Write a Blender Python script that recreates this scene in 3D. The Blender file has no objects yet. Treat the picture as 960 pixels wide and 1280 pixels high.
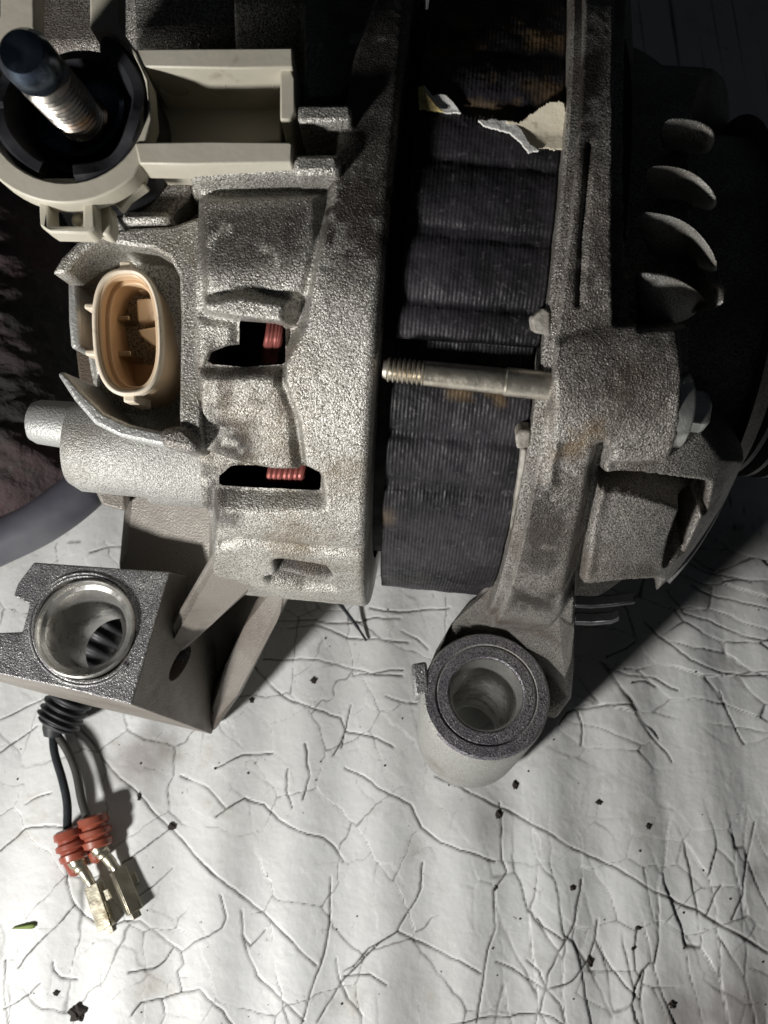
import bpy, bmesh, math, random
import numpy as np
from mathutils import Vector, Matrix
R = math.radians
random.seed(7); rng = np.random.default_rng(7)
scene = bpy.context.scene
COL = scene.collection

# ------------------------------------------------------------------ camera
TILT = R(20); DIST = 0.18; FPX = 1120.0
T = np.array([0.0, 0.0, 0.065])
BACK = np.array([0.0, -math.sin(TILT), math.cos(TILT)])
UP = np.array([0.0, math.cos(TILT), math.sin(TILT)])
RIGHT = np.array([1.0, 0.0, 0.0])
CAM = T + DIST * BACK
cd = bpy.data.cameras.new('camera'); co = bpy.data.objects.new('camera', cd); COL.objects.link(co)
cd.sensor_fit = 'HORIZONTAL'; cd.sensor_width = 36.0; cd.lens = 36.0 * FPX / 960.0
cd.clip_start = 0.005; cd.clip_end = 50.0
co.location = CAM; co.rotation_euler = (TILT, 0, 0)
cd.dof.use_dof = True; cd.dof.focus_distance = 0.158; cd.dof.aperture_fstop = 60
scene.camera = co
scene.render.resolution_x = 768; scene.render.resolution_y = 1024

# ------------------------------------------------------------------ light
w = bpy.data.worlds.new('World'); scene.world = w; w.use_nodes = True
w.node_tree.nodes['Background'].inputs[0].default_value = (0.75, 0.85, 1.0, 1)
w.node_tree.nodes['Background'].inputs[1].default_value = 0.011
ld = bpy.data.lights.new('work_lamp', 'POINT'); lo = bpy.data.objects.new('work_lamp', ld); COL.objects.link(lo)
ld.energy = 4.4; ld.shadow_soft_size = 0.017; ld.color = (1.0, 0.975, 0.94)
lo.location = (-0.195, -0.215, 0.172)
scene.view_settings.view_transform = 'Standard'; scene.view_settings.look = 'None'
scene.view_settings.exposure = 0.0; scene.view_settings.gamma = 1.0
scene.view_settings.use_curve_mapping = False
scene.render.engine = 'CYCLES'

# ------------------------------------------------------------------ projection helpers (photo pixel 960x1280 <-> place)
def ray(px, py):
    return -BACK + (px - 480.0) / FPX * RIGHT + (640.0 - py) / FPX * UP
def PZ(px, py, z):                      # point at height z (metres)
    d = ray(px, py); t = (z - CAM[2]) / d[2]; return CAM + t * d
def PH(px, py, h):                      # point on the plane square to the terminal axis, h above T
    return CAM + (DIST - h) * ray(px, py)
def proj(P):
    v = P - CAM; d = -(v @ BACK)
    return 480 + FPX * (v @ RIGHT) / d, 640 - FPX * (v @ UP) / d
AX0 = PZ(300, 356, 0.068); AX1 = PZ(900, 408, 0.068)
U = (AX1 - AX0) / np.linalg.norm(AX1 - AX0)
E1 = np.array([0, 0, 1.0]); E2 = np.array([U[1], -U[0], 0.0])
RAD = 0.0645; K = 1.032        # nominal radius; all radii about the shaft are scaled by K
def CY(s, f, r):                        # cylinder coordinates about the shaft -> place
    s, f, r = np.broadcast_arrays(np.asarray(s, float), np.asarray(f, float), np.asarray(r, float) * K)
    return AX0 + s[..., None] * U + (r * np.cos(f))[..., None] * E1 + (r * np.sin(f))[..., None] * E2
def P2C(px, py, r=RAD):                 # pixel -> (s, phi) on the cylinder of radius r
    r = r * K
    d = ray(px, py); o = CAM - AX0
    dp = d - (d @ U) * U; op = o - (o @ U) * U
    a = dp @ dp; b = 2 * dp @ op; c = op @ op - r * r
    disc = b * b - 4 * a * c
    t = (-b - math.sqrt(max(disc, 0))) / (2 * a)
    p = o + t * d
    return p @ U, math.atan2(p @ E2, p @ E1)
def PC(px, py, r): s, f = P2C(px, py, r); return CY(s, f, r)
def sdpoly(x, y, poly):                 # signed distance, positive inside
    d = np.full(x.shape, 1e18); ins = np.zeros(x.shape, bool); n = len(poly)
    for i in range(n):
        ax, ay = poly[i]; bx, by = poly[(i + 1) % n]
        ex, ey = bx - ax, by - ay; wx, wy = x - ax, y - ay
        t = np.clip((wx * ex + wy * ey) / (ex * ex + ey * ey + 1e-12), 0, 1)
        d = np.minimum(d, (wx - ex * t) ** 2 + (wy - ey * t) ** 2)
        c = ((ay <= y) & (by > y)) | ((by <= y) & (ay > y))
        xi = ax + (y - ay) / (ey if abs(ey) > 1e-9 else 1e-9) * ex
        ins ^= c & (x < xi)
    d = np.sqrt(d); return np.where(ins, d, -d)
def sdline(x, y, pts):                  # distance to a polyline
    d = np.full(x.shape, 1e18)
    for (ax, ay), (bx, by) in zip(pts[:-1], pts[1:]):
        ex, ey = bx - ax, by - ay; wx, wy = x - ax, y - ay
        t = np.clip((wx * ex + wy * ey) / (ex * ex + ey * ey + 1e-12), 0, 1)
        d = np.minimum(d, (wx - ex * t) ** 2 + (wy - ey * t) ** 2)
    return np.sqrt(d)
def sstep(x): x = np.clip(x, 0, 1); return x * x * (3 - 2 * x)
def vnoise(x, y, seed=0):               # smooth value noise
    xi = np.floor(x).astype(np.int64); yi = np.floor(y).astype(np.int64); fx = sstep(x - xi); fy = sstep(y - yi)
    def h(a, b):
        n = (a * 374761393 + b * 668265263 + seed * 974634) & 0x7fffffff
        n = ((n ^ (n >> 13)) * 1274126177) & 0x7fffffff
        return ((n ^ (n >> 16)) & 0xffff) / 65535.0
    return (h(xi, yi) * (1 - fx) + h(xi + 1, yi) * fx) * (1 - fy) + (h(xi, yi + 1) * (1 - fx) + h(xi + 1, yi + 1) * fx) * fy
def fbm(x, y, seed=0, o=4):
    v = 0; a = .5
    for i in range(o): v = v + a * vnoise(x * 2 ** i, y * 2 ** i, seed + i); a *= .5
    return v

# ------------------------------------------------------------------ materials
def mat(name, color, metallic=0, rough=.5, bump=(), dirt=None, vary=None, spec=None, extra=None, coat=None, speck=None):
    """bump: (noise scale, distance, detail) triples; dirt: (colour, noise scale, lo, hi); vary: (colour, scale, lo, hi)"""
    m = bpy.data.materials.new(name); m.use_nodes = True; nt = m.node_tree; N = nt.nodes; L = nt.links
    b = N['Principled BSDF']; b.inputs['Roughness'].default_value = rough; b.inputs['Metallic'].default_value = metallic
    if spec is not None: b.inputs['Specular IOR Level'].default_value = spec
    tc = N.new('ShaderNodeTexCoord')
    def noise(sc, det=3, rg=.55):
        n = N.new('ShaderNodeTexNoise'); n.inputs['Scale'].default_value = sc; n.inputs['Detail'].default_value = det
        n.inputs['Roughness'].default_value = rg; L.new(tc.outputs['Object'], n.inputs['Vector']); return n.outputs['Fac']
    def mr(src, lo, hi, a=0., c=1.):
        r = N.new('ShaderNodeMapRange'); L.new(src, r.inputs[0])
        r.inputs[1].default_value = lo; r.inputs[2].default_value = hi; r.inputs[3].default_value = a; r.inputs[4].default_value = c
        return r.outputs[0]
    def mixc(fac, A, B):
        x = N.new('ShaderNodeMix'); x.data_type = 'RGBA'
        L.new(fac, x.inputs[0])
        for i, v in ((6, A), (7, B)):
            if isinstance(v, tuple): x.inputs[i].default_value = (*v, 1)
            else: L.new(v, x.inputs[i])
        return x.outputs[2]
    c = None; cur = color
    if vary: cur = mixc(mr(noise(vary[1]), vary[2], vary[3]), cur, vary[0])
    if speck: cur = mixc(mr(noise(speck[1], 2, .6), speck[2], speck[3]), cur, speck[0])
    if dirt: cur = mixc(mr(noise(dirt[1], 5, .65), dirt[2], dirt[3]), cur, dirt[0])
    at = N.new('ShaderNodeAttribute'); at.attribute_name = 'dirt'  # real dirt, plus darkening painted on the rear housing
    cur = mixc(at.outputs['Fac'], cur, (0.028, 0.022, 0.018))
    at2 = N.new('ShaderNodeAttribute'); at2.attribute_name = 'rust'
    cur = mixc(at2.outputs['Fac'], cur, (0.16, 0.105, 0.05))
    L.new(cur, b.inputs['Base Color'])
    rv = mr(noise(300, 3), .3, .7, max(rough - .1, .05), min(rough + .12, 1)); L.new(rv, b.inputs['Roughness'])
    prev = None
    for sc, dist, det in bump:
        bn = N.new('ShaderNodeBump'); bn.inputs['Strength'].default_value = 1.0; bn.inputs['Distance'].default_value = dist
        L.new(noise(sc, det), bn.inputs['Height'])
        if prev: L.new(prev, bn.inputs['Normal'])
        prev = bn.outputs['Normal']
    if prev: L.new(prev, b.inputs['Normal'])
    if extra: extra(m, N, L, b, tc, noise, mr, mixc, prev, cur)
    return m
CAST = ((3500, .00023, 2), (420, .00005, 2))
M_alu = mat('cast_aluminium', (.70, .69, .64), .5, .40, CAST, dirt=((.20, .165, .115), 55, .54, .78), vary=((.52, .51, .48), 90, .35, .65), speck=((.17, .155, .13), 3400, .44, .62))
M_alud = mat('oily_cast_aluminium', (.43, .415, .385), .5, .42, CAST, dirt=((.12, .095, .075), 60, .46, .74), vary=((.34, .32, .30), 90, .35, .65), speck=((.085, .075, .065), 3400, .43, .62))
M_aluc = mat('clean_cast_aluminium', (.38, .38, .365), .45, .46, ((2400, .00018, 2),), vary=((.48, .49, .48), 70, .3, .7), dirt=((.25, .21, .16), 40, .58, .8))
M_aluc2 = mat('grey_cast_aluminium', (.52, .52, .49), .4, .46, CAST, speck=((.26, .255, .24), 3400, .44, .62), dirt=((.24, .20, .16), 45, .55, .8))
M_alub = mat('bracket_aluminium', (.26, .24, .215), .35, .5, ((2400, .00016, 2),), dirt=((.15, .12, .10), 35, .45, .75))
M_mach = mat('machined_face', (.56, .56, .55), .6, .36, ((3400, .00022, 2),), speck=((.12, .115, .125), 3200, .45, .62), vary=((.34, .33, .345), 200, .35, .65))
M_lug = mat('lug_casting', (.40, .39, .40), .55, .38, ((3400, .00024, 2),), speck=((.08, .07, .09), 3200, .44, .60), vary=((.28, .265, .29), 200, .35, .65))
M_bore = mat('machined_bore', (.62, .61, .58), .8, .3, ((700, .00006, 2),))
def lam(m, N, L, b, tc, noise, mr, mixc, prev, cur):
    at = N.new('ShaderNodeAttribute'); at.attribute_name = 'axial'
    mul = N.new('ShaderNodeMath'); mul.operation = 'MULTIPLY'; mul.inputs[1].default_value = 2 * math.pi / .00062; L.new(at.outputs['Fac'], mul.inputs[0])
    sn = N.new('ShaderNodeMath'); sn.operation = 'SINE'; L.new(mul.outputs[0], sn.inputs[0])
    bn = N.new('ShaderNodeBump'); bn.inputs['Strength'].default_value = .4; bn.inputs['Distance'].default_value = .00005
    L.new(sn.outputs[0], bn.inputs['Height']); L.new(prev, bn.inputs['Normal']); L.new(bn.outputs['Normal'], b.inputs['Normal'])
M_stat = mat('stator_varnish', (.011, .0107, .0125), .0, .5, ((500, .00025, 3),), spec=.3, vary=((.038, .034, .040), 60, .45, .7), dirt=((.12, .11, .115), 900, .58, .85), extra=lam)
M_plastic = mat('cream_plastic', (.60, .57, .48), 0, .42, ((250, .00012, 3),), vary=((.52, .49, .40), 50, .35, .65), dirt=((.16, .12, .08), 120, .62, .85))
M_tan = mat('tan_plastic', (.76, .58, .40), 0, .38, ((300, .0001, 2),), vary=((.66, .47, .29), 60, .35, .65), dirt=((.2, .12, .06), 140, .62, .85))
M_tanrim = mat('pale_tan_plastic', (.80, .70, .56), 0, .45, ((300, .0001, 2),), dirt=((.25, .17, .1), 260, .56, .8))
M_rub = mat('black_rubber', (.026, .027, .031), 0, .36, ((160, .0004, 3),), dirt=((.07, .07, .07), 130, .55, .8))
M_stud = mat('plated_stud', (.55, .52, .47), .95, .28, ((400, .0001, 2),), dirt=((.42, .22, .09), 150, .5, .72))
M_studtip = mat('blued_steel', (.10, .13, .17), .9, .25, ((300, .0001, 2),), vary=((.03, .04, .06), 200, .4, .6))
M_steel = mat('plated_bolt', (.58, .54, .46), .85, .36, ((700, .0001, 2),), dirt=((.2, .14, .07), 120, .5, .75))
M_white_steel = mat('bright_zinc', (.55, .56, .53), .85, .36, ((900, .00012, 2),), dirt=((.2, .17, .13), 200, .5, .75))
M_copper = mat('copper_winding', (.33, .10, .085), .4, .4, ((500, .0001, 2),))
M_bay = mat('oily_shaded_bay', (.10, .075, .055), .2, .5, CAST)  # oil brown, darkened to carry the shade inside the bay
M_black = mat('black_interior', (.010, .010, .011), 0, .7, ((300, .0002, 2),))
M_pul = mat('pulley_black', (.03, .03, .032), .6, .35, ((600, .00008, 2),))
M_paper = mat('torn_label', (.70, .64, .50), 0, .8, ((350, .00025, 4),), dirt=((.22, .15, .09), 90, .55, .8), speck=((.35, .27, .18), 420, .6, .75))
M_paperw = mat('torn_paper_core', (.85, .84, .80), 0, .9, ((500, .0004, 4),))
M_insul = mat('insulation_strip', (.40, .38, .34), 0, .6, ((700, .0003, 3),), dirt=((.10, .08, .06), 260, .42, .68))
M_wire = mat('wire_insulation', (.018, .022, .026), 0, .4, ((300, .0001, 2),))
M_wire2 = mat('grey_wire_insulation', (.05, .05, .045), 0, .45, ((300, .0001, 2),))
M_sheath = mat('corrugated_sheath', (.022, .023, .026), 0, .5, ((300, .0001, 2),))
M_seal = mat('seal_rubber', (.27, .072, .042), 0, .38, ((300, .00015, 2),), vary=((.24, .05, .03), 150, .45, .7))
M_term = mat('tinned_terminal', (.46, .43, .34), .9, .36, ((500, .0001, 2),), dirt=((.25, .2, .12), 160, .55, .8))
M_wool = mat('dark_wool', (.030, .029, .028), 0, .95, ((220, .0016, 4),), vary=((.075, .045, .05), 25, .48, .68), speck=((.06, .058, .056), 330, .55, .8))
M_hem = mat('grey_rubber_edge', (.16, .165, .18), 0, .5, ((60, .0006, 2),), vary=((.09, .09, .11), 30, .4, .6))
M_crumb = mat('dark_dirt', (.03, .024, .02), 0, .9, ((600, .0004, 3),))
M_grass = mat('dry_grass', (.16, .22, .05), 0, .6, ((400, .0001, 2),))

# ------------------------------------------------------------------ object helpers
def wloc(o):
    v = np.zeros(3)
    while o is not None: v += np.array(o.location); o = o.parent
    return v
def obj(name, verts, faces, m, parent=None, smooth=True, attrs=None, bevel=0, origin=None, label=None):
    verts = np.asarray(verts, float).reshape(-1, 3)
    base = wloc(parent) if parent is not None else np.zeros(3)
    org = np.zeros(3) if origin is None else np.asarray(origin, float)
    off = base if origin is None else org
    me = bpy.data.meshes.new(name); me.from_pydata((verts - off).tolist(), [], faces); me.validate()
    if attrs:
        for k, a in attrs.items():
            at = me.attributes.new(k, 'FLOAT', 'POINT'); at.data.foreach_set('value', np.asarray(a, np.float32).ravel())
    if smooth: me.polygons.foreach_set('use_smooth', [True] * len(me.polygons))
    o = bpy.data.objects.new(name, me); COL.objects.link(o); me.materials.append(m)
    if origin is not None: o.location = org - base
    if parent is not None: o.parent = parent
    if bevel:
        bv = o.modifiers.new('edge', 'BEVEL'); bv.width = bevel; bv.segments = 2; bv.limit_method = 'ANGLE'; bv.angle_limit = R(35)
        bv.harden_normals = False
    if label: o['label'] = label
    return o
def thing(name, label, cat, loc, group=None):
    o = bpy.data.objects.new(name, None); COL.objects.link(o); o.location = loc; o.empty_display_size = .01
    o['label'] = label; o['category'] = cat
    if group: o['group'] = group
    return o
def tag(o, label, cat, group=None):
    o['label'] = label; o['category'] = cat
    if group: o['group'] = group
    return o
def bmobj(name, bm, m, parent=None, smooth=False, bevel=0, auto=True, origin=None, label=None):
    bmesh.ops.recalc_face_normals(bm, faces=bm.faces)
    bm.verts.index_update()
    V = [tuple(v.co) for v in bm.verts]; F = [[v.index for v in f.verts] for f in bm.faces]; bm.free()
    o = obj(name, V, F, m, parent, smooth, None, bevel, origin, label)
    if auto:
        me = o.data; me.polygons.foreach_set('use_smooth', [True] * len(me.polygons))
        b2 = bmesh.new(); b2.from_mesh(me)
        for e in b2.edges: e.smooth = not (len(e.link_faces) == 2 and e.calc_face_angle(0) > R(32))
        b2.to_mesh(me); b2.free()
    return o
def loft(bm, top, bot, holes=()):
    """closed solid between two loops (point lists of equal length); holes: (top loop, bottom loop) pairs"""
    def ring(pts): return [bm.verts.new(tuple(p)) for p in pts]
    loops = [(ring(top), ring(bot))] + [(ring(a), ring(b)) for a, b in holes]
    for a, b in loops:
        n = len(a)
        for i in range(n): bm.faces.new((a[i], a[(i + 1) % n], b[(i + 1) % n], b[i]))
    for k in (0, 1):
        if not holes: bm.faces.new(loops[0][k])
        else:
            ed = []
            for lp in loops:
                v = lp[k]
                for i in range(len(v)):
                    ed.append(bm.edges.get((v[i], v[(i + 1) % len(v)])))
            bmesh.ops.triangle_fill(bm, use_beauty=True, use_dissolve=False, edges=ed)
def prismH(bm, poly, h1, h0, holes=()):      # extruded along the terminal axis
    def lp(pl): return [PH(x, y, h1) for x, y in pl], [PH(x, y, h1) - (h1 - h0) * BACK for x, y in pl]
    t, b = lp(poly); loft(bm, t, b, [lp(q) for q in holes])
def circ(cx, cy, rx, ry=None, n=40, a0=0, a1=360, rot=0):
    ry = rx if ry is None else ry; out = []
    for i in range(n if a1 - a0 >= 360 else n + 1):
        a = R(a0 + (a1 - a0) * i / n); x, y = rx * math.cos(a), ry * math.sin(a); c, s = math.cos(R(rot)), math.sin(R(rot))
        out.append((cx + x * c - y * s, cy + x * s + y * c))
    return out
def frame_of(ax):
    ax = np.array(ax, float); ax /= np.linalg.norm(ax)
    t = np.array([1, 0, 0]) if abs(ax[0]) < .8 else np.array([0, 1, 0])
    a = np.cross(ax, t); a /= np.linalg.norm(a); return ax, a, np.cross(ax, a)
def lathe(bm, o, axis, prof, n=48, closed=False):
    """profile (distance along axis, radius) swept round an axis"""
    ax, a, b = frame_of(axis); o = np.asarray(o, float); rows = []
    for d, r in prof:
        if r < 1e-7: rows.append([bm.verts.new(tuple(o + d * ax))])
        else: rows.append([bm.verts.new(tuple(o + d * ax + r * (math.cos(2 * math.pi * i / n) * a + math.sin(2 * math.pi * i / n) * b))) for i in range(n)])
    pairs = list(zip(rows[:-1], rows[1:])) + ([(rows[-1], rows[0])] if closed else [])
    for p, q in pairs:
        for i in range(n):
            j = (i + 1) % n
            if len(p) == 1 and len(q) == 1: continue
            if len(p) == 1: bm.faces.new((p[0], q[j], q[i]))
            elif len(q) == 1: bm.faces.new((p[i], p[j], q[0]))
            else: bm.faces.new((p[i], p[j], q[j], q[i]))
def tube(bm, pts, rad, n=14, cap=True):
    pts = [np.asarray(p, float) for p in pts]; rads = rad if hasattr(rad, '__len__') else [rad] * len(pts); rows = []
    prev = None
    for i, p in enumerate(pts):
        d = pts[min(i + 1, len(pts) - 1)] - pts[max(i - 1, 0)]; d /= np.linalg.norm(d)
        if prev is None: _, a, b = frame_of(d)
        else:
            a = prev - (prev @ d) * d; a /= np.linalg.norm(a); b = np.cross(d, a)
        prev = a
        rows.append([bm.verts.new(tuple(p + rads[i] * (math.cos(2 * math.pi * k / n) * a + math.sin(2 * math.pi * k / n) * b))) for k in range(n)])
    for p, q in zip(rows[:-1], rows[1:]):
        for k in range(n): bm.faces.new((p[k], p[(k + 1) % n], q[(k + 1) % n], q[k]))
    if cap: bm.faces.new(rows[0]); bm.faces.new(rows[-1])
def lathex(bm, s, prof, n): lathe(bm, AX0 + s * U, U, [(d, r * K) for d, r in prof], n)
def smoothpath(pts, k=8):
    pts = [np.asarray(p, float) for p in pts]; P = [2 * pts[0] - pts[1]] + pts + [2 * pts[-1] - pts[-2]]; out = []
    for i in range(1, len(P) - 2):
        for j in range(k):
            t = j / k; a, b, c, d = P[i - 1], P[i], P[i + 1], P[i + 2]
            out.append(.5 * (2 * b + (c - a) * t + (2 * a - 5 * b + 4 * c - d) * t * t + (3 * b - a - 3 * c + d) * t ** 3))
    out.append(pts[-1]); return out
def box(bm, c, x, y, z):                 # oriented box: centre and three half vectors
    c, x, y, z = (np.asarray(v, float) for v in (c, x, y, z)); v = []
    for k in (-1, 1):
        for j in (-1, 1):
            for i in (-1, 1): v.append(bm.verts.new(tuple(c + i * x + j * y + k * z)))
    for f in ((0, 1, 3, 2), (4, 6, 7, 5), (0, 4, 5, 1), (2, 3, 7, 6), (0, 2, 6, 4), (1, 5, 7, 3)): bm.faces.new([v[i] for i in f])
def cylgrid(name, s, f, rfun, m, parent, drop=None, wrap=True, sdf=None):
    """a casting as a radial height field round the shaft"""
    S, F = np.meshgrid(s, f, indexing='ij'); dead = None
    if sdf is not None:                 # pull the first ring of vertices inside a slot back to its outline
        sd = sdf(S, F); h = 2e-5; gs = (sdf(S + h, F) - sd) / h; gf = (sdf(S, F + h / .0645) - sd) / h; g2 = gs * gs + gf * gf + 1e-9
        dead = sd > 0; near = dead & (sd < 4.5); S = np.where(near, S - sd * gs / g2, S); F = np.where(near, F - sd * gf / g2 / .0645, F)
    Rr, attrs = rfun(S, F)
    P = CY(S, F, Rr); ns, nf = S.shape
    idx = np.arange(ns * nf).reshape(ns, nf)
    a = idx[:-1, :-1]; b = idx[1:, :-1]; c = idx[1:, 1:]; d = idx[:-1, 1:]
    q = np.stack([a, b, c, d], -1)
    if dead is not None:
        k = dead; km = k[:-1, :-1] & k[1:, :-1] & k[1:, 1:] & k[:-1, 1:]; q = q[~km]
    q = q.reshape(-1, 4)
    if wrap:
        qa = np.stack([idx[:-1, -1], idx[1:, -1], idx[1:, 0], idx[:-1, 0]], -1); q = np.concatenate([q, qa])
    return obj(name, P.reshape(-1, 3), q[:, ::-1].tolist(), m, parent, True, attrs)
def phis(f0=-75, f1=118, step=.30, coarse=6):
    return np.radians(np.concatenate([np.arange(f0, f1, step), np.arange(f1, f0 + 360, coarse)]))
def pxgrid(S, F, r): return proj(CY(S, F, r).reshape(-1, 3)) if False else tuple(v.reshape(S.shape) for v in proj(CY(S, F, r).reshape(-1, 3)))

# ================================================================== SETTING: cracked white bench top
CR = [  # traced cracks in photo pixels: (width in mm, points)
 (.55, [(95,910),(118,938),(145,970),(172,996),(214,1034),(250,1077),(277,1102),(315,1132)]), (.3, [(315,1132),(355,1170),(395,1207)]),
 (.4, [(412,1095),(414,1140),(408,1175),(400,1205),(390,1235),(382,1260),(374,1290)]),
 (.3, [(270,1022),(282,1010),(305,997),(330,1005),(345,1025),(375,1040),(405,1050),(418,1062),(429,1076)]),
 (.35, [(437,880),(430,915),(424,930),(417,945)]), (.3, [(430,915),(450,920),(470,925),(492,935)]),
 (.35, [(432,960),(455,972),(472,984),(516,1006),(527,1033),(551,1052),(575,1062),(619,1076)]),
 (.6, [(543,970),(580,988),(619,1006),(667,1030),(705,1052),(743,1073),(780,1093),(814,1111),(850,1130),(884,1146),(925,1170),(975,1200)]),
 (.4, [(624,1003),(626,1040),(627,1073),(634,1090),(619,1111),(618,1160),(610,1190),(605,1225),(597,1276)]),
 (.4, [(430,1215),(440,1211),(462,1187),(497,1165),(510,1138),(525,1110),(529,1080)]), (.25, [(497,1165),(548,1190),(602,1220)]),
 (.4, [(684,1239),(657,1225),(640,1212),(621,1203)]), (.4, [(684,1239),(686,1220),(705,1176),(718,1150),(719,1133),(728,1100)]),
 (.35, [(684,1239),(705,1230),(722,1220),(738,1201),(746,1176),(748,1150)]), (.45, [(684,1239),(678,1255),(673,1268),(690,1272),(706,1284)]),
 (.35, [(684,1239),(700,1255),(708,1284)]), (.35, [(673,1268),(640,1273),(597,1272),(560,1282)]), (.3, [(684,1239),(676,1215),(660,1200)]),
 (.3, [(705,1176),(680,1160),(672,1150)]), (.3, [(746,1176),(765,1211),(783,1235),(800,1252),(804,1284)]), (.3, [(806,1211),(804,1235),(800,1252)]),
 (.3, [(900,1106),(890,1130),(884,1146)]), (.3, [(946,1025),(935,1070),(927,1117),(915,1150)]),
 (.45, [(700,905),(711,891),(724,888),(755,882),(787,880),(800,900),(814,918),(838,945),(842,952)]), (.35, [(724,888),(728,905),(727,930)]),
 (.4, [(835,735),(848,760),(857,769),(890,777),(927,794),(965,800)]), (.35, [(805,775),(819,788),(840,806),(862,826)]),
 (.3, [(792,853),(806,852),(822,859)]), (.3, [(900,865),(906,880),(915,900),(922,913),(932,930)]), (.3, [(865,732),(900,745),(965,762)]), (.25, [(850,700),(880,712),(940,728)]),
 (.35, [(862,826),(905,840),(960,845)]), (.3, [(795,800),(780,812),(760,822)]), (.3, [(760,835),(790,845),(820,848),(848,862)]),
 (.3, [(-10,945),(20,925),(45,908)]), (.4, [(-10,906),(10,895),(32,882),(60,868)]), (.2, [(30,1005),(48,996),(65,992)]), (.25, [(-5,1068),(15,1050),(30,1037),(55,1032),(80,1032)]),
 (.35, [(80,1080),(82,1100),(92,1130),(78,1148),(60,1165),(45,1182),(22,1210)]), (.25, [(92,1130),(105,1145),(118,1155)]),
 (.2, [(118,1155),(135,1160),(155,1152),(175,1150)]), (.35, [(175,1150),(195,1165),(215,1182),(226,1189),(230,1205),(221,1215),(226,1235),(225,1240),(200,1250),(175,1255),(162,1270)]),
 (.3, [(217,1184),(205,1202),(190,1212),(160,1215)]), (.35, [(225,1240),(250,1235),(262,1250),(280,1262),(292,1284)]),
 (.25, [(227,1190),(245,1175),(262,1168),(277,1160),(283,1148),(275,1120)]), (.35, [(300,1140),(302,1170),(310,1195),(320,1220),(345,1245),(380,1275)]),
 (.25, [(302,1170),(312,1185),(330,1165)]), (.35, [(480,1175),(465,1190),(450,1205),(436,1220),(425,1230),(412,1252),(398,1278)]),
 (.35, [(418,1200),(420,1212),(425,1230)]), (.3, [(425,1230),(435,1250),(452,1272)]), (.25, [(430,1222),(448,1222),(462,1218),(482,1230)]), (.3, [(5,1200),(3,1240),(6,1284)]),
 (.25, [(0,1262),(22,1252),(40,1240),(52,1230)]), (.2, [(65,1205),(66,1215),(74,1225),(95,1226)]), (.2, [(200,1250),(203,1270),(195,1284)]),
 (.3, [(339,775),(375,776),(410,779),(439,778),(470,771),(500,772)]), (.3, [(358,784),(399,784),(420,790),(436,797),(470,800),(510,805)]),
 (.4, [(330,822),(360,824),(396,825),(430,834),(471,844),(505,846)]), (.4, [(314,828),(326,842),(342,859),(367,878),(395,888),(424,897)]),
 (.3, [(424,897),(430,912),(426,935)]), (.3, [(500,790),(520,800),(535,812)]), (.25, [(440,845),(470,842),(505,838)]), (.25, [(460,760),(500,765),(560,760)]),
 (.3, [(480,870),(500,878),(522,880)]), (.25, [(270,960),(300,945),(340,940)]), (.25, [(360,960),(358,990),(365,1010)]), (.2, [(380,930),(385,970),(378,1000)]),
 (.2, [(225,970),(260,985),(280,1010)]), (.2, [(150,1080),(180,1060),(212,1035)]), (.2, [(160,1130),(190,1110),(215,1085)]),
 (.25, [(130,720),(150,712),(165,712)]), (.25, [(110,690),(140,684),(160,680)]),
]
fx = np.arange(-.132, .1321, .00034); fy = np.arange(-.160, .0151, .00034)
def grow(a, lim, up):
    out = []; st = .0012; v = a
    while abs(v) < lim: v = v + (st if up else -st); out.append(v); st *= 1.22
    return np.array(out)
gx = np.concatenate([grow(fx[0], 1.5, False)[::-1], fx, grow(fx[-1], 1.5, True)])
gy = np.concatenate([grow(fy[0], 1.5, False)[::-1], fy, grow(fy[-1], 1.5, True)])
X, Y = np.meshgrid(gx, gy, indexing='ij')
wx = X + .0008 * (fbm(X * 160, Y * 160, 3) - .5) * 2; wy = Y + .0008 * (fbm(X * 160, Y * 160, 11) - .5) * 2
crack = np.zeros_like(X); soil = np.zeros_like(X); lip = np.zeros_like(X); shallow = np.zeros_like(X)
def addcrack(pts, wd, depth, so=1.0):
    global crack, lip, soil
    xs = [p[0] for p in pts]; ys = [p[1] for p in pts]
    sl = np.ix_((gx > min(xs) - .008) & (gx < max(xs) + .008), (gy > min(ys) - .008) & (gy < max(ys) + .008))
    if crack[sl].size == 0: return
    d = sdline(wx[sl], wy[sl], pts)
    e = np.minimum(np.hypot(X[sl] - xs[0], Y[sl] - ys[0]), np.hypot(X[sl] - xs[-1], Y[sl] - ys[-1]))
    ww = wd * (.45 + 1.1 * fbm(X[sl] * 260, Y[sl] * 260, 21)) * np.clip(.35 + e / .004, 0, 1); ww = np.maximum(ww, .00025)
    c = np.clip(1.25 - d / np.maximum(ww, 1e-6), 0, 1) * depth
    c = c * np.clip(.25 + 1.5 * fbm(X[sl] * 190, Y[sl] * 190, 23), 0, 1)
    crack[sl] = np.maximum(crack[sl], c); soil[sl] = np.maximum(soil[sl], c * so); lip[sl] = np.maximum(lip[sl], np.exp(-(d / .0017) ** 2) * depth * min(wd / .0005, 1.3))
for wd, pl in CR:
    pts = [tuple(PZ(x, y, 0)[:2]) for x, y in pl]
    addcrack(pts, wd * .00055, 1.0, .95)
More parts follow.
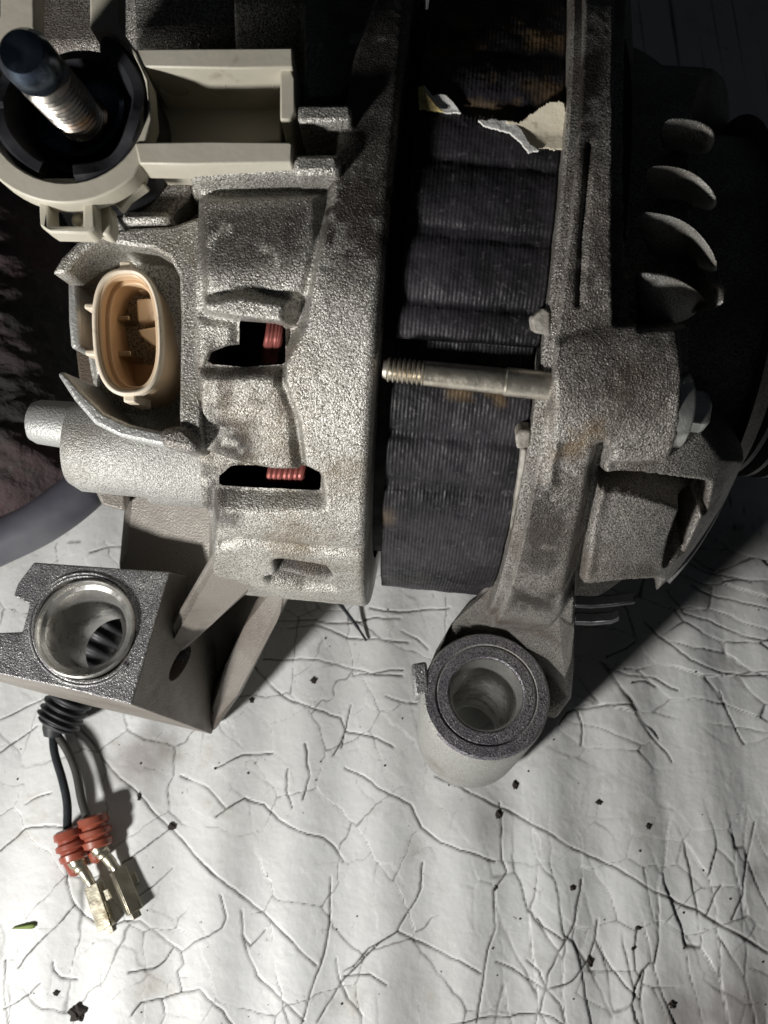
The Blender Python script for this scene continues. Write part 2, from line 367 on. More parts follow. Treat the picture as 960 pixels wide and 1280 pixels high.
# finer craze network: cells of paint, each flake tilted a little
def cells(cx, cy, seed, warp=.0016, ang=0.):
    a_ = R(ang); x0 = X * math.cos(a_) + Y * math.sin(a_); y0 = -X * math.sin(a_) + Y * math.cos(a_)
    x = (x0 + warp * 2 * (fbm(X * 110, Y * 110, seed) - .5)) / cx; y = (y0 + warp * 2 * (fbm(X * 110, Y * 110, seed + 7) - .5)) / cy
    xi = np.floor(x).astype(np.int64); yi = np.floor(y).astype(np.int64)
    def h(a, b, k):
        n = (a * 374761393 + b * 668265263 + (seed * 31 + k) * 974634) & 0x7fffffff
        n = ((n ^ (n >> 13)) * 1274126177) & 0x7fffffff
        return ((n ^ (n >> 16)) & 0xffff) / 65535.0
    F1 = np.full(X.shape, 9.); F2 = F1.copy(); tilt = np.zeros(X.shape); dx1 = tilt.copy(); dy1 = tilt.copy(); t1 = tilt.copy(); t2 = tilt.copy(); t3 = tilt.copy()
    for di in (-1, 0, 1):
        for dj in (-1, 0, 1):
            a, b = xi + di, yi + dj; ox = x - (a + h(a, b, 1)); oy = y - (b + h(a, b, 2)); d = np.hypot(ox, oy)
            nr = d < F1; F2 = np.where(nr, F1, np.minimum(F2, d)); F1 = np.where(nr, d, F1)
            t1 = np.where(nr, (h(a, b, 3) - .5) * ox + (h(a, b, 4) - .5) * oy, t1); t2 = np.where(nr, h(a, b, 5), t2)
    return (F2 - F1), t1, t2
zoneR = sstep((X - .018 + .03 * (fbm(X * 40, Y * 40, 90) - .5)) / .03) * sstep((-.045 - Y) / .03)
zoneU = sstep((X - .035) / .03) * sstep((Y + .055) / .02)
zoneL = np.clip(1 - zoneR - zoneU, 0, 1)
flake = np.zeros_like(X)
for (cx, cy, sd_, an, zn, wd, so, am) in ((.0060, .024, 101, 6, zoneR, .06, .85, 1.), (.018, .0062, 111, -16, zoneU, .06, .8, 1.), (.017, .020, 121, 20, zoneL, .028, .68, .42), (.009, .011, 141, 40, zoneL, .024, .42, .16), (.012, .010, 131, 0, zoneR, .036, .7, .6)):
    e, tl, hv = cells(cx, cy, sd_, .0016 if zn is not zoneL else .003, an)
    msk = zn * sstep((fbm(X * 55, Y * 45, sd_ + 3) - .26) / .25)
    ln = np.clip(1 - e / wd, 0, 1) * msk
    soil = np.maximum(soil, ln * so); crack = np.maximum(crack, ln * .5 * am)
    flake += am * msk * (tl * .00125 + .00022 * (hv - .5) - .00012 * np.exp(-e / .10))
env = sstep((.5 - np.maximum(abs(X), abs(Y))) / .3)
Z = (.00058 * np.sin(X * 2 * math.pi / .0205 + .8 + 1.6 * fbm(X * 9, Y * 5, 4)) + .0011 * (fbm(X * 28, Y * 16, 8) - .5)  # sine ripple added so the surface shades into soft light bands
     + .00020 * (fbm(X * 120, Y * 70, 31) - .5) + .00012 * (fbm(X * 500, Y * 500, 33) - .5)) * env
rightness = sstep((X - .02) / .05)
Z += rightness * .0003 * (fbm(X * 260, Y * 60, 41) - .5) * env
Z += .00010 * lip - .00036 * crack + flake * env
brown_patch = np.zeros_like(X)  # soft brown patches tinted onto the paint
for (px, py, rr, a) in [(175, 950, .0085, .55), (150, 968, .005, .35), (900, 690, .016, .45), (930, 1272, .012, .6), (860, 1278, .01, .5), (620, 1030, .006, .3), (955, 1090, .004, .4), (570, 1010, .006, .18), (500, 1260, .012, .2)]:
    p = PZ(px, py, 0); d = np.hypot(X - p[0], Y - p[1]) / rr; brown_patch = np.maximum(brown_patch, a * np.clip(1.3 - d - .9 * (fbm(X * 170, Y * 170, 51) - .45), 0, 1))
dirtb = np.clip(soil, 0, 1)
V = np.stack([X, Y, Z - .0004], -1).reshape(-1, 3); nx, ny = X.shape; idx = np.arange(nx * ny).reshape(nx, ny)
Q = np.stack([idx[:-1, :-1], idx[1:, :-1], idx[1:, 1:], idx[:-1, 1:]], -1).reshape(-1, 4)
def benchz(x, y):
    i = int(np.clip(np.searchsorted(gx, x), 0, len(gx) - 1)); j = int(np.clip(np.searchsorted(gy, y), 0, len(gy) - 1)); return Z[i, j] - .0004
def benchx(m, N, L, b, tc, noise, mr, mixc, prev, cur):
    at = N.new('ShaderNodeAttribute'); at.attribute_name = 'crackdirt'
    sa = N.new('ShaderNodeAttribute'); sa.attribute_name = 'brown_patch'
    c1 = mixc(sa.outputs['Fac'], cur, (.10, .062, .05))
    c2 = mixc(mr(at.outputs['Fac'], .12, .85), c1, (.045, .04, .036)); L.new(c2, b.inputs['Base Color'])
M_bench = mat('cracked_white_paint', (.74, .755, .75), 0, .5, ((900, .00006, 2), (120, .0003, 3)), vary=((.66, .665, .65), 22, .4, .7), dirt=((.50, .47, .42), 60, .58, .8), speck=((.30, .27, .24), 420, .72, .8), extra=benchx)
bench = obj('bench_top', V, Q.tolist(), M_bench, None, True, {'crackdirt': dirtb, 'brown_patch': brown_patch})
bench['kind'] = 'structure'; bench['label'] = 'cracked and flaking white painted bench top under the alternator'

# ================================================================== THE ALTERNATOR
root_loc = AX0 + .06 * U; root_loc[2] = 0
ALT = thing('alternator', 'dirty cast aluminium alternator lying on the cracked white bench top', 'alternator', root_loc)

# ---- rear housing -----------------------------------------------------------
sL, _ = P2C(92, 440, .046); sSTEP, _ = P2C(243, 440, .058); sR, _ = P2C(470, 470, RAD)
def feats(S, F, r0, FE, rr=None):
    Rr = rr
    for poly, dr, soft, mode in FE:
        px, py = pxgrid(S, F, np.full_like(S, r0 + dr if mode == 'set' else RAD))
        k = sstep(sdpoly(px, py, poly) / soft * .5 + .5)
        Rr = Rr * (1 - k) + (r0 + dr) * k
    return Rr
HOLE_A = [(293,404),(340,408),(352,412),(352,462),(300,466),(252,462),(258,446),(280,437),(293,436)]
HOLE_B = [(268,612),(284,598),(340,596),(388,598),(398,608),(397,630),(330,628),(268,624)]
front_face = lambda F: (F > R(-78)) & (F < R(120))
def rear_r(S, F):
    r0 = .0605
    Rr = np.where(S > sSTEP, r0, .046) ; t = sstep((S - (sSTEP - .0008)) / .0016); Rr = .046 + (r0 - .046) * t
    lo = sstep((S - sL) / .004); Rr = np.where(S < sSTEP - .002, .040 + .006 * lo, Rr)
    vis = front_face(F)
    FE = [
      ([(520,-150),(440,60),(418,150),(408,250),(388,340),(378,405),(352,452),(353,482),(370,530),(378,588),(398,598),(402,632),(330,634),(268,632),(262,700),(240,830),(520,830)], .0040, 9, 'set'),
      ([(247,246),(398,240),(398,300),(386,350),(380,370),(255,368)], .0025, 9, 'set'),
      ([(250,374),(300,366),(360,376),(357,408),(300,402),(252,392)], .0046, 9, 'set'),
      ([(246,400),(292,402),(292,436),(276,440),(262,455),(246,462)], .0012, 8, 'set'),
      ([(246,468),(345,466),(366,510),(374,592),(340,592),(300,584),(246,566)], .0030, 9, 'set'),
      ([(246,560),(270,575),(300,590),(282,597),(266,612),(266,640),(246,640)], .0006, 8, 'set'),
      ([(228,198),(420,192),(424,216),(228,220)], .0052, 7, 'set'),
      ([(232,219),(420,218),(420,240),(236,243)], -.0060, 6, 'set'),
      ([(376,131),(436,130),(438,150),(376,151)], .0062, 6, 'set'),
      ([(376,152),(436,151),(430,184),(376,186)], -.0045, 6, 'set'),
      ([(215,-30),(374,-30),(374,190),(215,190)], -.0140, 6, 'cut'),
      ([(344,703),(352,702),(405,711),(413,720),(404,725),(346,718)], .0016, 5, 'cut'),
      ([(332,724),(350,722),(410,732),(420,738),(380,737),(338,729)], .0010, 4, 'cut'),
    ]
    Rv = feats(S, F, r0, FE, Rr.copy())
    # crease above the lower skirt
    px, py = pxgrid(S, F, np.full_like(S, RAD)); d = sdline(px, py, [(276,682),(300,676),(340,682),(400,688),(468,692)])
    Rv -= .0009 * np.exp(-(d / 5) ** 2)
    Rr = np.where(vis, Rv, np.where(S > sSTEP + .02, .0645, Rr))
    for hl in (HOLE_A, HOLE_B):
        k = sstep((sdpoly(px, py, hl) + 2.6) / 2.6); Rr = np.where(vis, Rr * (1 - k) + .0612 * k, Rr)
    # rolled edge beside the stator
    e = np.clip((S - (sR - .0018)) / .0018, 0, 1); Rr = Rr - .0012 * e ** 3; Rr = np.where(S > sR - 1e-5, .0545, Rr)
    Rr = Rr + .00016 * (fbm(S * 900, F * 55, 5) - .5) + .0004 * (fbm(S * 150, F * 9, 6) - .5)
    Rr[0, :] = .004
    # oil, dirt and dark fills; broad upper blots also paint in light falloff
    n = fbm(S * 420, F * 26, 9); n2 = fbm(S * 130, F * 8, 19)
    dr = np.zeros_like(S)
    def blot(poly, a, soft, thr=.5):
        nonlocal dr
        k = sstep((sdpoly(px, py, poly) + soft) / (2 * soft)); dr = np.maximum(dr, a * k * np.clip((n - thr + .25) * 4, 0, 1))
    blot([(262,520),(315,530),(318,580),(300,588),(262,570)], .95, 14, .42)
    blot([(400,215),(500,190),(490,330),(420,330),(392,300)], .95, 22, .52)
    blot([(440,60),(520,20),(505,220),(420,240)], .9, 40, .47)
    blot([(240,560),(330,590),(300,660),(240,660)], .7, 12, .50)
    blot([(250,425),(300,440),(250,465)], .8, 12, .45)
    blot([(330,465),(352,465),(368,540),(374,592),(362,592)], .6, 6, .45)
    blot([(255,455),(345,460),(345,505),(255,520)], .7, 10, .52)
    blot([(230,243),(400,240),(385,330),(300,352),(240,340)], .88, 30, .40)  # oily plate, with the weaker upper light painted in too
    blot([(342,702),(352,701),(407,710),(415,722),(404,727),(344,719)], .95, 3, .2); blot([(332,724),(350,722),(410,732),(420,738),(380,737),(338,729)], .9, 3, .2)  # fills the two skirt slots dark
    blot([(360,-150),(540,-150),(520,260),(470,380),(400,360),(400,230)], .86, 55, .30)  # upper oil, darkened further to paint the dimming of the light
    for sx, sy, rr in [(428,242,7),(446,238,8),(470,262,9),(440,290,7),(455,300,10),(478,300,8),(410,262,6),(428,268,7),(465,318,8),(412,300,6),(450,262,6),(435,318,5),(490,240,9)]:
        q = np.hypot((px - sx), (py - sy)) / rr; dr = np.maximum(dr, .97 * np.clip((1.25 - q - .5 * (n - .5)) * 3, 0, 1))
    ru = .75 * np.clip((n2 - .42) * 4, 0, 1) * sstep((sdpoly(px, py, [(250,400),(380,380),(400,600),(480,560),(480,740),(260,720)]) + 30) / 60) * .38
    dr[~vis] = .2
    return Rr, {'dirt': dr, 'rust': np.where(vis, ru, 0)}
def rear_sdf(S, F):
    px, py = pxgrid(S, F, np.full_like(S, RAD))
    return np.where(front_face(F), np.maximum(sdpoly(px, py, HOLE_A), sdpoly(px, py, HOLE_B)), -1.)
s_arr = np.concatenate([[sL - .0005], np.arange(sL, sR, .00036), [sR, sR + .00002]])
rear = cylgrid('rear_housing', s_arr, phis(), rear_r, M_alu, ALT, sdf=rear_sdf)
# dark core seen through the slots
bm = bmesh.new(); lathex(bm, sL + .006, [(0, .001), (0, .041), (sSTEP - sL - .001, .041), (sSTEP - sL, .0475), (sR - sL + .002, .0475), (sR - sL + .002, .001)], 64)
bmobj('rotor_core', bm, M_black, ALT)
for pl in ([(372,131),(436,130),(440,138),(438,150),(372,152)], [(366,192),(420,191),(425,200),(424,217),(366,218)]):
    cc = [P2C(x, y, .0672) for x, y in pl]; bm = bmesh.new(); loft(bm, [CY(a_, b_, .0672) for a_, b_ in cc], [CY(a_, b_, .0600) for a_, b_ in cc]); bmobj('casting_rib', bm, M_alu, ALT, bevel=.0008)
# copper winding ends behind the slots
for (cx, cy, r, n) in [((334, 352), (410, 438), .0580, 4), ((334, 380), (592, 602), .0585, 7)]:
    for i in range(n):
        px = cx[0] + (cx[1] - cx[0]) * (i + .5) / n; jj = random.uniform(-4, 4)
        bm = bmesh.new(); tube(bm, smoothpath([PC(px + 4, cy[0] - 14, r - .0015), PC(px + jj * .3, (cy[0] + cy[1]) / 2, r), PC(px - 3 + jj, cy[1] + 2, r - .003), PC(px - 4 + jj, cy[1] + 12, r - .0065)], 6), .00068, 10)
        bmobj('copper_winding', bm, M_copper, ALT)

# ---- walls of the connector bay (cast with the rear housing) -------------------
def wall(name, poly, h1, h0, m, bevel=.0005, parent=ALT, holes=(), label=None):
    bm = bmesh.new(); prismH(bm, poly, h1, h0, holes); return bmobj(name, bm, m, parent, bevel=bevel, label=label)
wall('connector_bay_wall', [(128,300),(150,286),(215,282),(250,270),(254,300),(252,560),(246,566),(228,556),(224,530),(226,400),(224,345),(212,322),(190,310),(160,306)], .0420, .018, M_alu, .0012)
wall('connector_bay_wall', [(70,466),(80,464),(105,492),(130,516),(160,530),(205,540),(232,548),(228,562),(196,556),(150,546),(118,530),(92,500)], .0385, .016, M_aluc, .0006)
wall('connector_bay_wall', [(84,346),(94,344),(97,352),(101,434),(88,436),(85,400)], .0370, .012, M_aluc, .0006)
wall('connector_bay_wall', [(64,342),(76,322),(98,300),(122,288),(140,296),(120,302),(100,318),(82,342)], .0440, .030, M_alu, .0006)
wall('connector_bay_web', [(84,340),(102,318),(122,302),(142,298),(146,316),(128,332),(116,350)], .0330, .014, M_aluc, .001)
wall('connector_bay_floor', [(84,346),(120,330),(140,300),(240,300),(240,548),(150,536),(100,490)], .0150, .008, M_bay)
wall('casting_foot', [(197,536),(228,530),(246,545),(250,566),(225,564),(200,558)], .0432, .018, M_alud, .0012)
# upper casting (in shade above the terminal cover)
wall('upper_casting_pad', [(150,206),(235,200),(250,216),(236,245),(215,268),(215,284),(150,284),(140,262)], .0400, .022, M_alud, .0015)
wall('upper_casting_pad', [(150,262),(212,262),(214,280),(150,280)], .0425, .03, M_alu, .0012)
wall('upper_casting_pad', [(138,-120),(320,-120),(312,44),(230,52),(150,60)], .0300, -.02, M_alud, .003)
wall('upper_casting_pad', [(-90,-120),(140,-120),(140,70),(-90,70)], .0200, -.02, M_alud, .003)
# bearing boss below the socket
bm = bmesh.new(); o = PH(240, 566, .012); a = PH(88, 553, .012); d = a - o; Ld = np.linalg.norm(d)
lathe(bm, o, d, [(-.006, .0), (-.006, .0100), (Ld * .28, .0103), (Ld * .30, .0092), (Ld * .86, .0090), (Ld * .96, .0078), (Ld, .0050), (Ld, 0)], 48)
bmobj('rear_boss', bm, M_aluc2, ALT)
bm = bmesh.new(); o = PH(100, 533, .010); a = PH(37, 526, .010); d = a - o; Ld = np.linalg.norm(d)
lathe(bm, o, d, [(0, 0), (0, .0046), (Ld - .002, .0042), (Ld - .0006, .0036), (Ld, .0024), (Ld, 0)], 36)
bmobj('locating_peg', bm, M_aluc, ALT)
bm = bmesh.new(); loft(bm, [PH(x, y, -.003) for x, y in [(112,600),(150,604),(156,610),(158,640),(128,632)]], [PH(x, y, -.025) for x, y in [(120,590),(160,594),(166,600),(166,622),(132,616)]])
bmobj('casting_foot', bm, M_alub, ALT, bevel=.0006)

# ---- mounting bracket -----------------------------------------------------------
BZ = .056   # height of the bracket's machined face
top = [(22,730),(42,703),(212,715),(189,795),(164,881),(80,860),(0,843),(-70,828),(-70,788),(0,791),(28,790),(37,756),(17,745)]
wn = np.cross(PZ(164,881,BZ) - PZ(212,715,BZ), PZ(265,918,.008) - PZ(164,881,BZ)); wn /= np.linalg.norm(wn); wn *= np.sign(wn[2])
def onwall(x, y): d_ = ray(x, y); p_ = PZ(164,881,BZ); return CAM + ((p_ - CAM) @ wn) / (d_ @ wn) * d_
bot = [(60,735,.03),(80,712,.03),(322,742,onwall(322,742)[2]),(294,828,onwall(294,828)[2]),(265,918,.008),(120,884,.02),(20,858,.03),(-40,840,.035),(-40,800,.035),(20,800,.035),(50,795,.03),(60,760,.03),(45,752,.03)]
hc = circ(107, 786, 62, 64, 48); hb = [tuple(PZ(107 + (x - 107) * .74 + 2, 786 + (y - 786) * .74 + 2, BZ - .0022)) for x, y in hc]
bm = bmesh.new()
loft(bm, [PZ(x, y, BZ) for x, y in top], [PZ(x, y, z) for x, y, z in bot], [([PZ(x, y, BZ) for x, y in hc], [PZ(112 + (x - 107) * .66, 790 + (y - 786) * .66, .031) for x, y in hc])])
bmobj('mounting_bracket', bm, M_mach, ALT, bevel=.0005, label='square end of the mounting bracket with a large bore')
bk = bpy.data.objects['mounting_bracket']
sl = [onwall(225 + 22 * math.sin(a_) * .55 + 7 * math.cos(a_), 829 - 22 * math.sin(a_) + 4 * math.cos(a_)) for a_ in np.linspace(0, 2 * math.pi, 25)[:-1]]
bm = bmesh.new(); loft(bm, [p + .01 * wn for p in sl], [p - .012 * wn for p in sl]); cut = bmobj('slot', bm, M_alub)
bv = bk.modifiers.new('slot', 'BOOLEAN'); bv.operation = 'DIFFERENCE'; bv.object = cut; bv.solver = 'EXACT'
bpy.context.view_layer.update(); nm = bpy.data.meshes.new_from_object(bk.evaluated_get(bpy.context.evaluated_depsgraph_get()))
bk.modifiers.clear(); bk.data = nm; nm.polygons.foreach_set('use_smooth', [False] * len(nm.polygons)); bpy.data.objects.remove(cut)
if len(bk.data.materials) == 0: bk.data.materials.append(M_mach)
while len(bk.data.materials) > 1: bk.data.materials.pop()
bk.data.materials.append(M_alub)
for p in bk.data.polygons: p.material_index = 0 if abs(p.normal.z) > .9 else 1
c0 = PZ(107, 786, BZ); sc = np.linalg.norm(PZ(157, 786, BZ) - c0) / 50.0     # metres per pixel here
bm = bmesh.new(); lathe(bm, c0, (.02, .0, -1), [(.0002, sc * 63), (-.0006, sc * 62.5), (-.0009, sc * 60.5), (-.0005, sc * 58.5), (.0002, sc * 57), (.0007, sc * 52), (.0026, sc * 46.5), (.022, sc * 45)], 72)
bmobj('bracket_bore', bm, M_bore, ALT)
for rr in (65, 69):
    bm = bmesh.new(); tube(bm, [PZ(x, y, BZ + .00005) for x, y in circ(106, 787, rr, rr * 1.02, 60, 40, 320)], .0003, 8); bmobj('machining_ridge', bm, M_mach, ALT)
# gussets from the bracket to the housing
def loftz(name, t, b, m, bevel=.0008, label=None):
    bm = bmesh.new(); loft(bm, [PZ(*p) for p in t], [PZ(*p) for p in b]); return bmobj(name, bm, m, ALT, bevel=bevel, label=label)
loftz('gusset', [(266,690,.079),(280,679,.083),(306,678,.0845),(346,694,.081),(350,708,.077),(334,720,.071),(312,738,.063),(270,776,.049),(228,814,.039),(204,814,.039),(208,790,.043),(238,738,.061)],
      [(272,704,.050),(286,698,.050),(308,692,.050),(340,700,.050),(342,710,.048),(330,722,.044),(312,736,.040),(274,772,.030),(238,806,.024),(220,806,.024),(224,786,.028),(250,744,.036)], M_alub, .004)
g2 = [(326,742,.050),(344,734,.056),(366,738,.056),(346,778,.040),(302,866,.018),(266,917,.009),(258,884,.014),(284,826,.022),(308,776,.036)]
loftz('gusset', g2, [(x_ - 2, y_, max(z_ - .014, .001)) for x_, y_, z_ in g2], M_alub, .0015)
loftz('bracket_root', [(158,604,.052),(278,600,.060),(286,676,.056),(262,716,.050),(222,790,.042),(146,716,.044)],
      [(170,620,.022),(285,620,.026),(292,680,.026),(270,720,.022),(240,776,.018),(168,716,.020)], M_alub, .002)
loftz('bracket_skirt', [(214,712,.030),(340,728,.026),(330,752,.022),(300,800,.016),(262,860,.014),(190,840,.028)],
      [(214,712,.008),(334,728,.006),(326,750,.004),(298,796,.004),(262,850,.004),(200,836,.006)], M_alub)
bm = bmesh.new(); lathe(bm, PZ(225, 829, .0262), np.cross(PZ(164,881,BZ) - PZ(212,715,BZ), PZ(265,918,.008) - PZ(164,881,BZ)), [(-.0006, 0), (-.0006, .0001)], 8); bm.free()

# ---- stator ----------------------------------------------------------------------
s0, _ = P2C(484, 560, .059); s1, _ = P2C(676, 420, .060)
LB = [(-60, 60), (66, 128), (134, 196), (203, 282), (296, 374), (383, 428), (478, 543), (552, 606), (618, 667), (678, 733), (738, 800)]
def st_r(S, F):
    px, py = pxgrid(S, F, np.full_like(S, .060)); yy = py - .10 * (px - 560)
    r = np.full_like(S, .0597)
    for a, b in LB:
        c = (a + b) / 2; hw = (b - a) / 2; t = np.clip(abs(yy - c) / hw, 0, 1.3)
        bulge = np.clip(1 - t ** 6, 0, 1); r = np.maximum(r, .0597 + .00030 * np.sqrt(np.clip(bulge, 0, 1)) + .0005 * np.clip(1 - t * t, 0, 1))
    k = sstep((sdpoly(px, py, [(470,424),(560,430),(690,438),(690,476),(560,470),(470,462)]) + 3) / 6); r = r * (1 - k) + .0545 * k
    r += .0005 * (fbm(S * 300, F * 18, 2) - .5) + .0002 * (fbm(S * 1500, F * 90, 3) - .5)
    r = np.where(front_face(F), r, .0595)
    r[0, :] = .05; r[-1, :] = .05
    n = fbm(S * 260, F * 16, 14); px2, py2 = px, py
    ru = .7 * sstep((sdpoly(px, py, [(530,20),(715,20),(715,130),(640,150),(530,118)]) + 20) / 40) * np.clip((n - .40) * 5, 0, 1)
    ru = np.maximum(ru, .35 * np.clip(1.2 - np.hypot(px - 482, py - 646) / 15, 0, 1))
    ru = np.maximum(ru, .7 * sstep((sdpoly(px, py, [(560,480),(650,485),(650,510),(560,495)]) + 8) / 16) * np.clip((n - .42) * 6, 0, 1))
    return r, {'axial': S, 'rust': ru, 'dirt': np.zeros_like(S)}
stator = cylgrid('stator', np.concatenate([[s0 - 1e-5], np.arange(s0, s1, .0004), [s1 + 1e-5]]), phis(step=.36), st_r, M_stat, ALT)
bm = bmesh.new(); lathex(bm, sR, [(-.002, .001), (-.002, .0530), (s1 - sR + .012, .0530), (s1 - sR + .012, .001)], 64); bmobj('stator_core', bm, M_black, ALT)
# torn label on the stator
def label_piece(name, outline, r, m, curl=None):
    xs = [p[0] for p in outline]; ys = [p[1] for p in outline]; n = 44
    ss = np.linspace(min(xs), max(xs), n * 2); yy = np.linspace(min(ys), max(ys), n)
    Xg, Yg = np.meshgrid(ss, yy, indexing='ij'); jit = 5 * (fbm(Xg * .12, Yg * .12, 71) - .5)
    ins = sdpoly(Xg + jit, Yg + jit, outline) > 0; vid = -np.ones(Xg.shape, int); Vt = []; Vb = []
    for i in range(Xg.shape[0]):
        for j in range(Xg.shape[1]):
            if ins[i, j]:
                vid[i, j] = len(Vt); rr = r + (curl(Xg[i, j], Yg[i, j]) if curl else 0)
                s, f = P2C(Xg[i, j], Yg[i, j], rr); Vt.append(CY(s, f, rr)); Vb.append(CY(s, f, rr - .0003))
    q = []; nv = len(Vt); cnt = {}
    for i in range(Xg.shape[0] - 1):
        for j in range(Xg.shape[1] - 1):
            k = [vid[i, j], vid[i + 1, j], vid[i + 1, j + 1], vid[i, j + 1]]
            if min(k) >= 0:
                q.append(k); q.append([v + nv for v in k[::-1]])
                for a, b in zip(k, k[1:] + k[:1]): cnt[(a, b)] = 1
    for a, b in list(cnt):
        if (b, a) not in cnt: q.append([b, a, a + nv, b + nv])
    return obj(name, np.array(Vt + Vb), q, m, ALT)
label_piece('torn_label', [(630,150),(648,152),(664,142),(690,124),(706,128),(711,188),(676,186),(652,178)], .0606, M_paper, lambda x, y: .0022 * max(0, (170 - y) / 45) ** 1.3)
label_piece('torn_label', [(596,150),(612,147),(640,150),(652,160),(662,178),(676,188),(660,191),(650,178),(636,166),(604,157)], .0611, M_paperw)
label_piece('torn_label', [(524,106),(532,107),(540,118),(558,118),(568,128),(578,142),(560,141),(523,136)], .0606, M_paperw, lambda x, y: .0010 * max(0, (138 - y) / 30))
label_piece('torn_label', [(522,108),(529,105),(535,118),(546,132),(556,140),(523,136)], .0612, mat('yellowed_paper', (.62, .52, .22), 0, .8, ((350, .0003, 3),), dirt=((.2, .1, .05), 200, .5, .7)), lambda x, y: .0010 * max(0, (138 - y) / 30))
# insulation strip and tabs beside the stator
for nm, poly, r1, m in [('insulation_strip', [(652,560),(660,562),(654,620),(648,680),(642,714),(630,712),(640,650),(647,600)], .0622, M_insul),
                        ('insulation_tab', [(644,546),(650,538),(664,538),(664,560),(646,562)], .0635, M_insul), ('insulation_tab', [(664,398),(680,384),(690,390),(688,420),(666,416)], .0640, M_insul)]:
    bm = bmesh.new(); loft(bm, [PC(x, y, r1) for x, y in poly], [PC(x, y, r1) * 0 + CY(*P2C(x, y, r1), r1 - .007) for x, y in poly]); bmobj(nm, bm, m, ALT, bevel=.0004)
# through bolt
b0 = PC(479, 461, .0635); b1 = PC(690, 483, .0640); d = b1 - b0; Lb = np.linalg.norm(d)
prof = [(0, 0), (0, .0013), (.0006, .0016)]; zc = .0006
while zc < .0058: prof += [(zc, .00150), (zc + .00022, .00190), (zc + .00036, .00190), (zc + .00066, .00150)]; zc += .00072
tb = thing('x', 'x', 'x', (0, 0, 0)); bpy.data.objects.remove(tb)
bm = bmesh.new(); lathe(bm, b0, d, [(.0062, 0), (.0062, .00185), (Lb * .72, .00195), (Lb * .73, .00215), (Lb + .004, .00215), (Lb + .004, 0)], 32); bolt = bmobj('through_bolt', bm, M_steel, ALT)
bm = bmesh.new(); lathe(bm, b0, d, prof + [(.0066, .0016), (.0066, 0)], 32); bmobj('bolt_thread', bm, M_steel, bolt)

# ---- front housing ------------------------------------------------------------------
sF0, _ = P2C(650, 700, RAD); sF0b, _ = P2C(690, 430, RAD); sF0 = (sF0 + sF0b) / 2
sB1, _ = P2C(752, 420, RAD); sD1 = sF0 + .0432
SP = [[(832,146),(868,147),(886,154),(897,168),(866,164),(838,163)], [(812,204),(846,205),(872,214),(890,228),(902,250),(870,236),(826,232)],
      [(800,262),(836,264),(866,276),(888,298),(902,336),(872,320),(824,313),(808,296)], [(798,338),(830,340),(860,350),(884,374),(868,402),(836,408),(804,406)]]
VENT = [[(796,60),(900,70),(905,140),(830,140),(800,140)], [(800,168),(905,172),(905,214),(860,200),(806,198)], [(800,236),(905,250),(905,290),(860,262),(800,256)], [(800,318),(905,336),(905,370),(860,345),(800,334)]]
BOSS = [(690,430),(760,404),(826,402),(852,412),(855,470),(850,540),(838,582),(762,584),(742,600),(690,600)]
